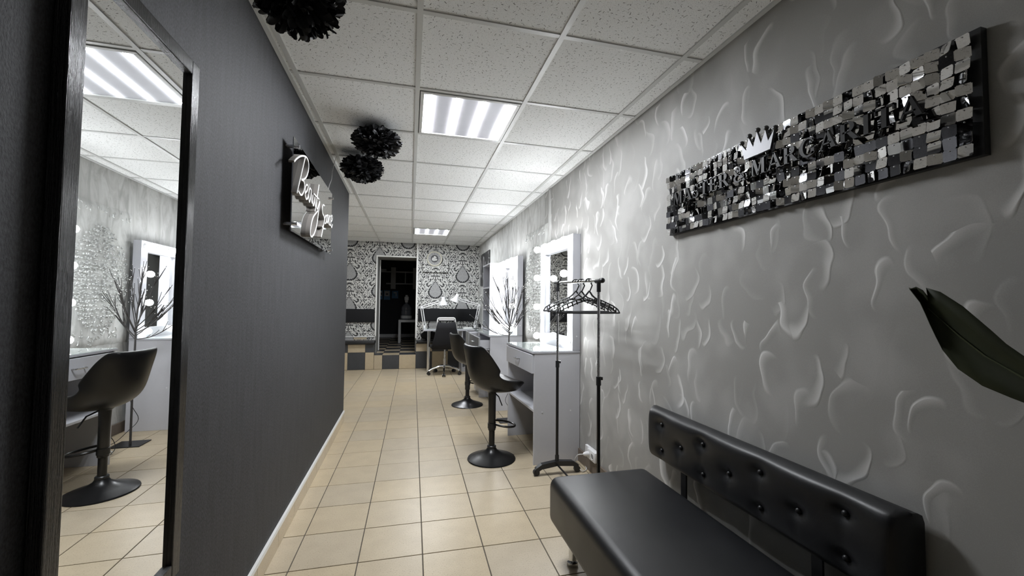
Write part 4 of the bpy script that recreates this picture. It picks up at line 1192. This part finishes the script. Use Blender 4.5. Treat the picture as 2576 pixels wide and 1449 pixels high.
# ------------------------------------------------------------------ things in the dark back room
t = thing('wall_shelf', 'grey wall shelf with two long boards and broad uprights in the dark room', 'shelf', (-.35, 12.0, 1.60))
def sl(x0, x1, z0, z1, y0=-.22, y1=-.002, n='board'):
    obj(n, box(BM(), x0+.35, x1+.35, y0, y1, z0-1.60, z1-1.60), 'shelfgrey', t)
sl(-.95, .35, 2.085, 2.115); sl(-.66, .35, 1.755, 1.785)
sl(-.535, -.405, 1.62, 2.22, -.24, -.222, 'upright'); sl(.06, .19, 1.62, 2.22, -.24, -.222, 'upright'); sl(-.16, -.135, 1.785, 2.085, -.2, -.002, 'divider')
o = obj('folded_stack', box(BM(), -.90, -.66, 11.80, 11.96, 2.1155, 2.175, .012, 2), 'shelfgrey', None, True); tag(o, 'pale folded bundle lying on the upper board of the dark room shelf', 'bundle')
for k, (x0, x1, z0, z1) in enumerate(((-.90, -.76, 1.33, 1.58), (-.725, -.555, 1.32, 1.585), (-.51, -.335, 1.365, 1.575))):
    lab = ('blue and white notice partly behind the door edge in the dark room', 'blue and white notice with a black cup mark in the dark room', 'blue notice with a pale angle mark in the dark room')[k]
    t = thing('wall_notice', lab, 'notice', ((x0+x1)/2, 12.0, z0), 0, 'notices in the dark room')
    hw, hh = (x1-x0)/2, z1-z0
    obj('sheet', box(BM(), -hw, hw, -.008, -.001, 0, hh), 'blue', t)
    if k < 2:
        obj('white_field', box(BM(), -hw*.8, hw*.8, -.010, -.008, hh*.38, hh*.92), 'paper', t)
        mk = BM()
        if k == 0:                                           # a small letter-like mark
            box(mk, .01, .05, -.012, -.010, hh*.70, hh*.74); box(mk, .01, .05, -.012, -.010, hh*.50, hh*.54); box(mk, .035, .05, -.012, -.010, hh*.54, hh*.70); box(mk, .015, .035, -.012, -.010, hh*.60, hh*.64)
        else:
            prism(mk, [(-.035, hh*.66), (.035, hh*.66), (.025, hh*.55), (-.025, hh*.55)], lambda a, b, d_: Vector((a, d_, b)), -.012, -.010)
        obj('printed_mark', mk, 'ink', t)
    else:
        mk = BM(); box(mk, -.04, .04, -.010, -.008, hh*.68, hh*.82); box(mk, .02, .04, -.010, -.008, hh*.25, hh*.68)
        obj('printed_mark', mk, 'shelfgrey', t)
t = thing('side_table', 'grey side table carrying a water bottle in the dark room', 'table', (.05, 10.5, STZ))
obj('tabletop', box(BM(), -.32, .45, -.22, .28, .50, .555), 'shelfgrey', t)
for a, b in ((-.32, -.22), (-.32, .225), (.395, -.22), (.395, .225)):
    obj('leg', box(BM(), a, a+.055, b, b+.055, 0, .50), 'shelfgrey', t)
t = thing('water_bottle', 'large clear water bottle with a pump head on the side table', 'water bottle', (-.09, 10.55, STZ+.556))
obj('bottle_body', lathe(BM(), [(.0, 0), (.125, 0), (.135, .02), (.135, .10), (.125, .115), (.135, .13), (.135, .22), (.125, .235), (.132, .25), (.128, .30), (.08, .37), (.035, .40), (.032, .43), (.0, .43)], seg=28, cap=False), 'bottle', t, True)
obj('pump_head', lathe(BM(), [(.036, .425), (.040, .43), (.040, .47), (.055, .485), (.055, .56), (.03, .58), (.03, .61), (.0, .61)], seg=20, cap=False), 'shelfgrey', t, True)
obj('label_band', lathe(BM(), [(.1365, .03), (.1365, .10)], seg=28, cap=False), 'shelfgrey', t, True)
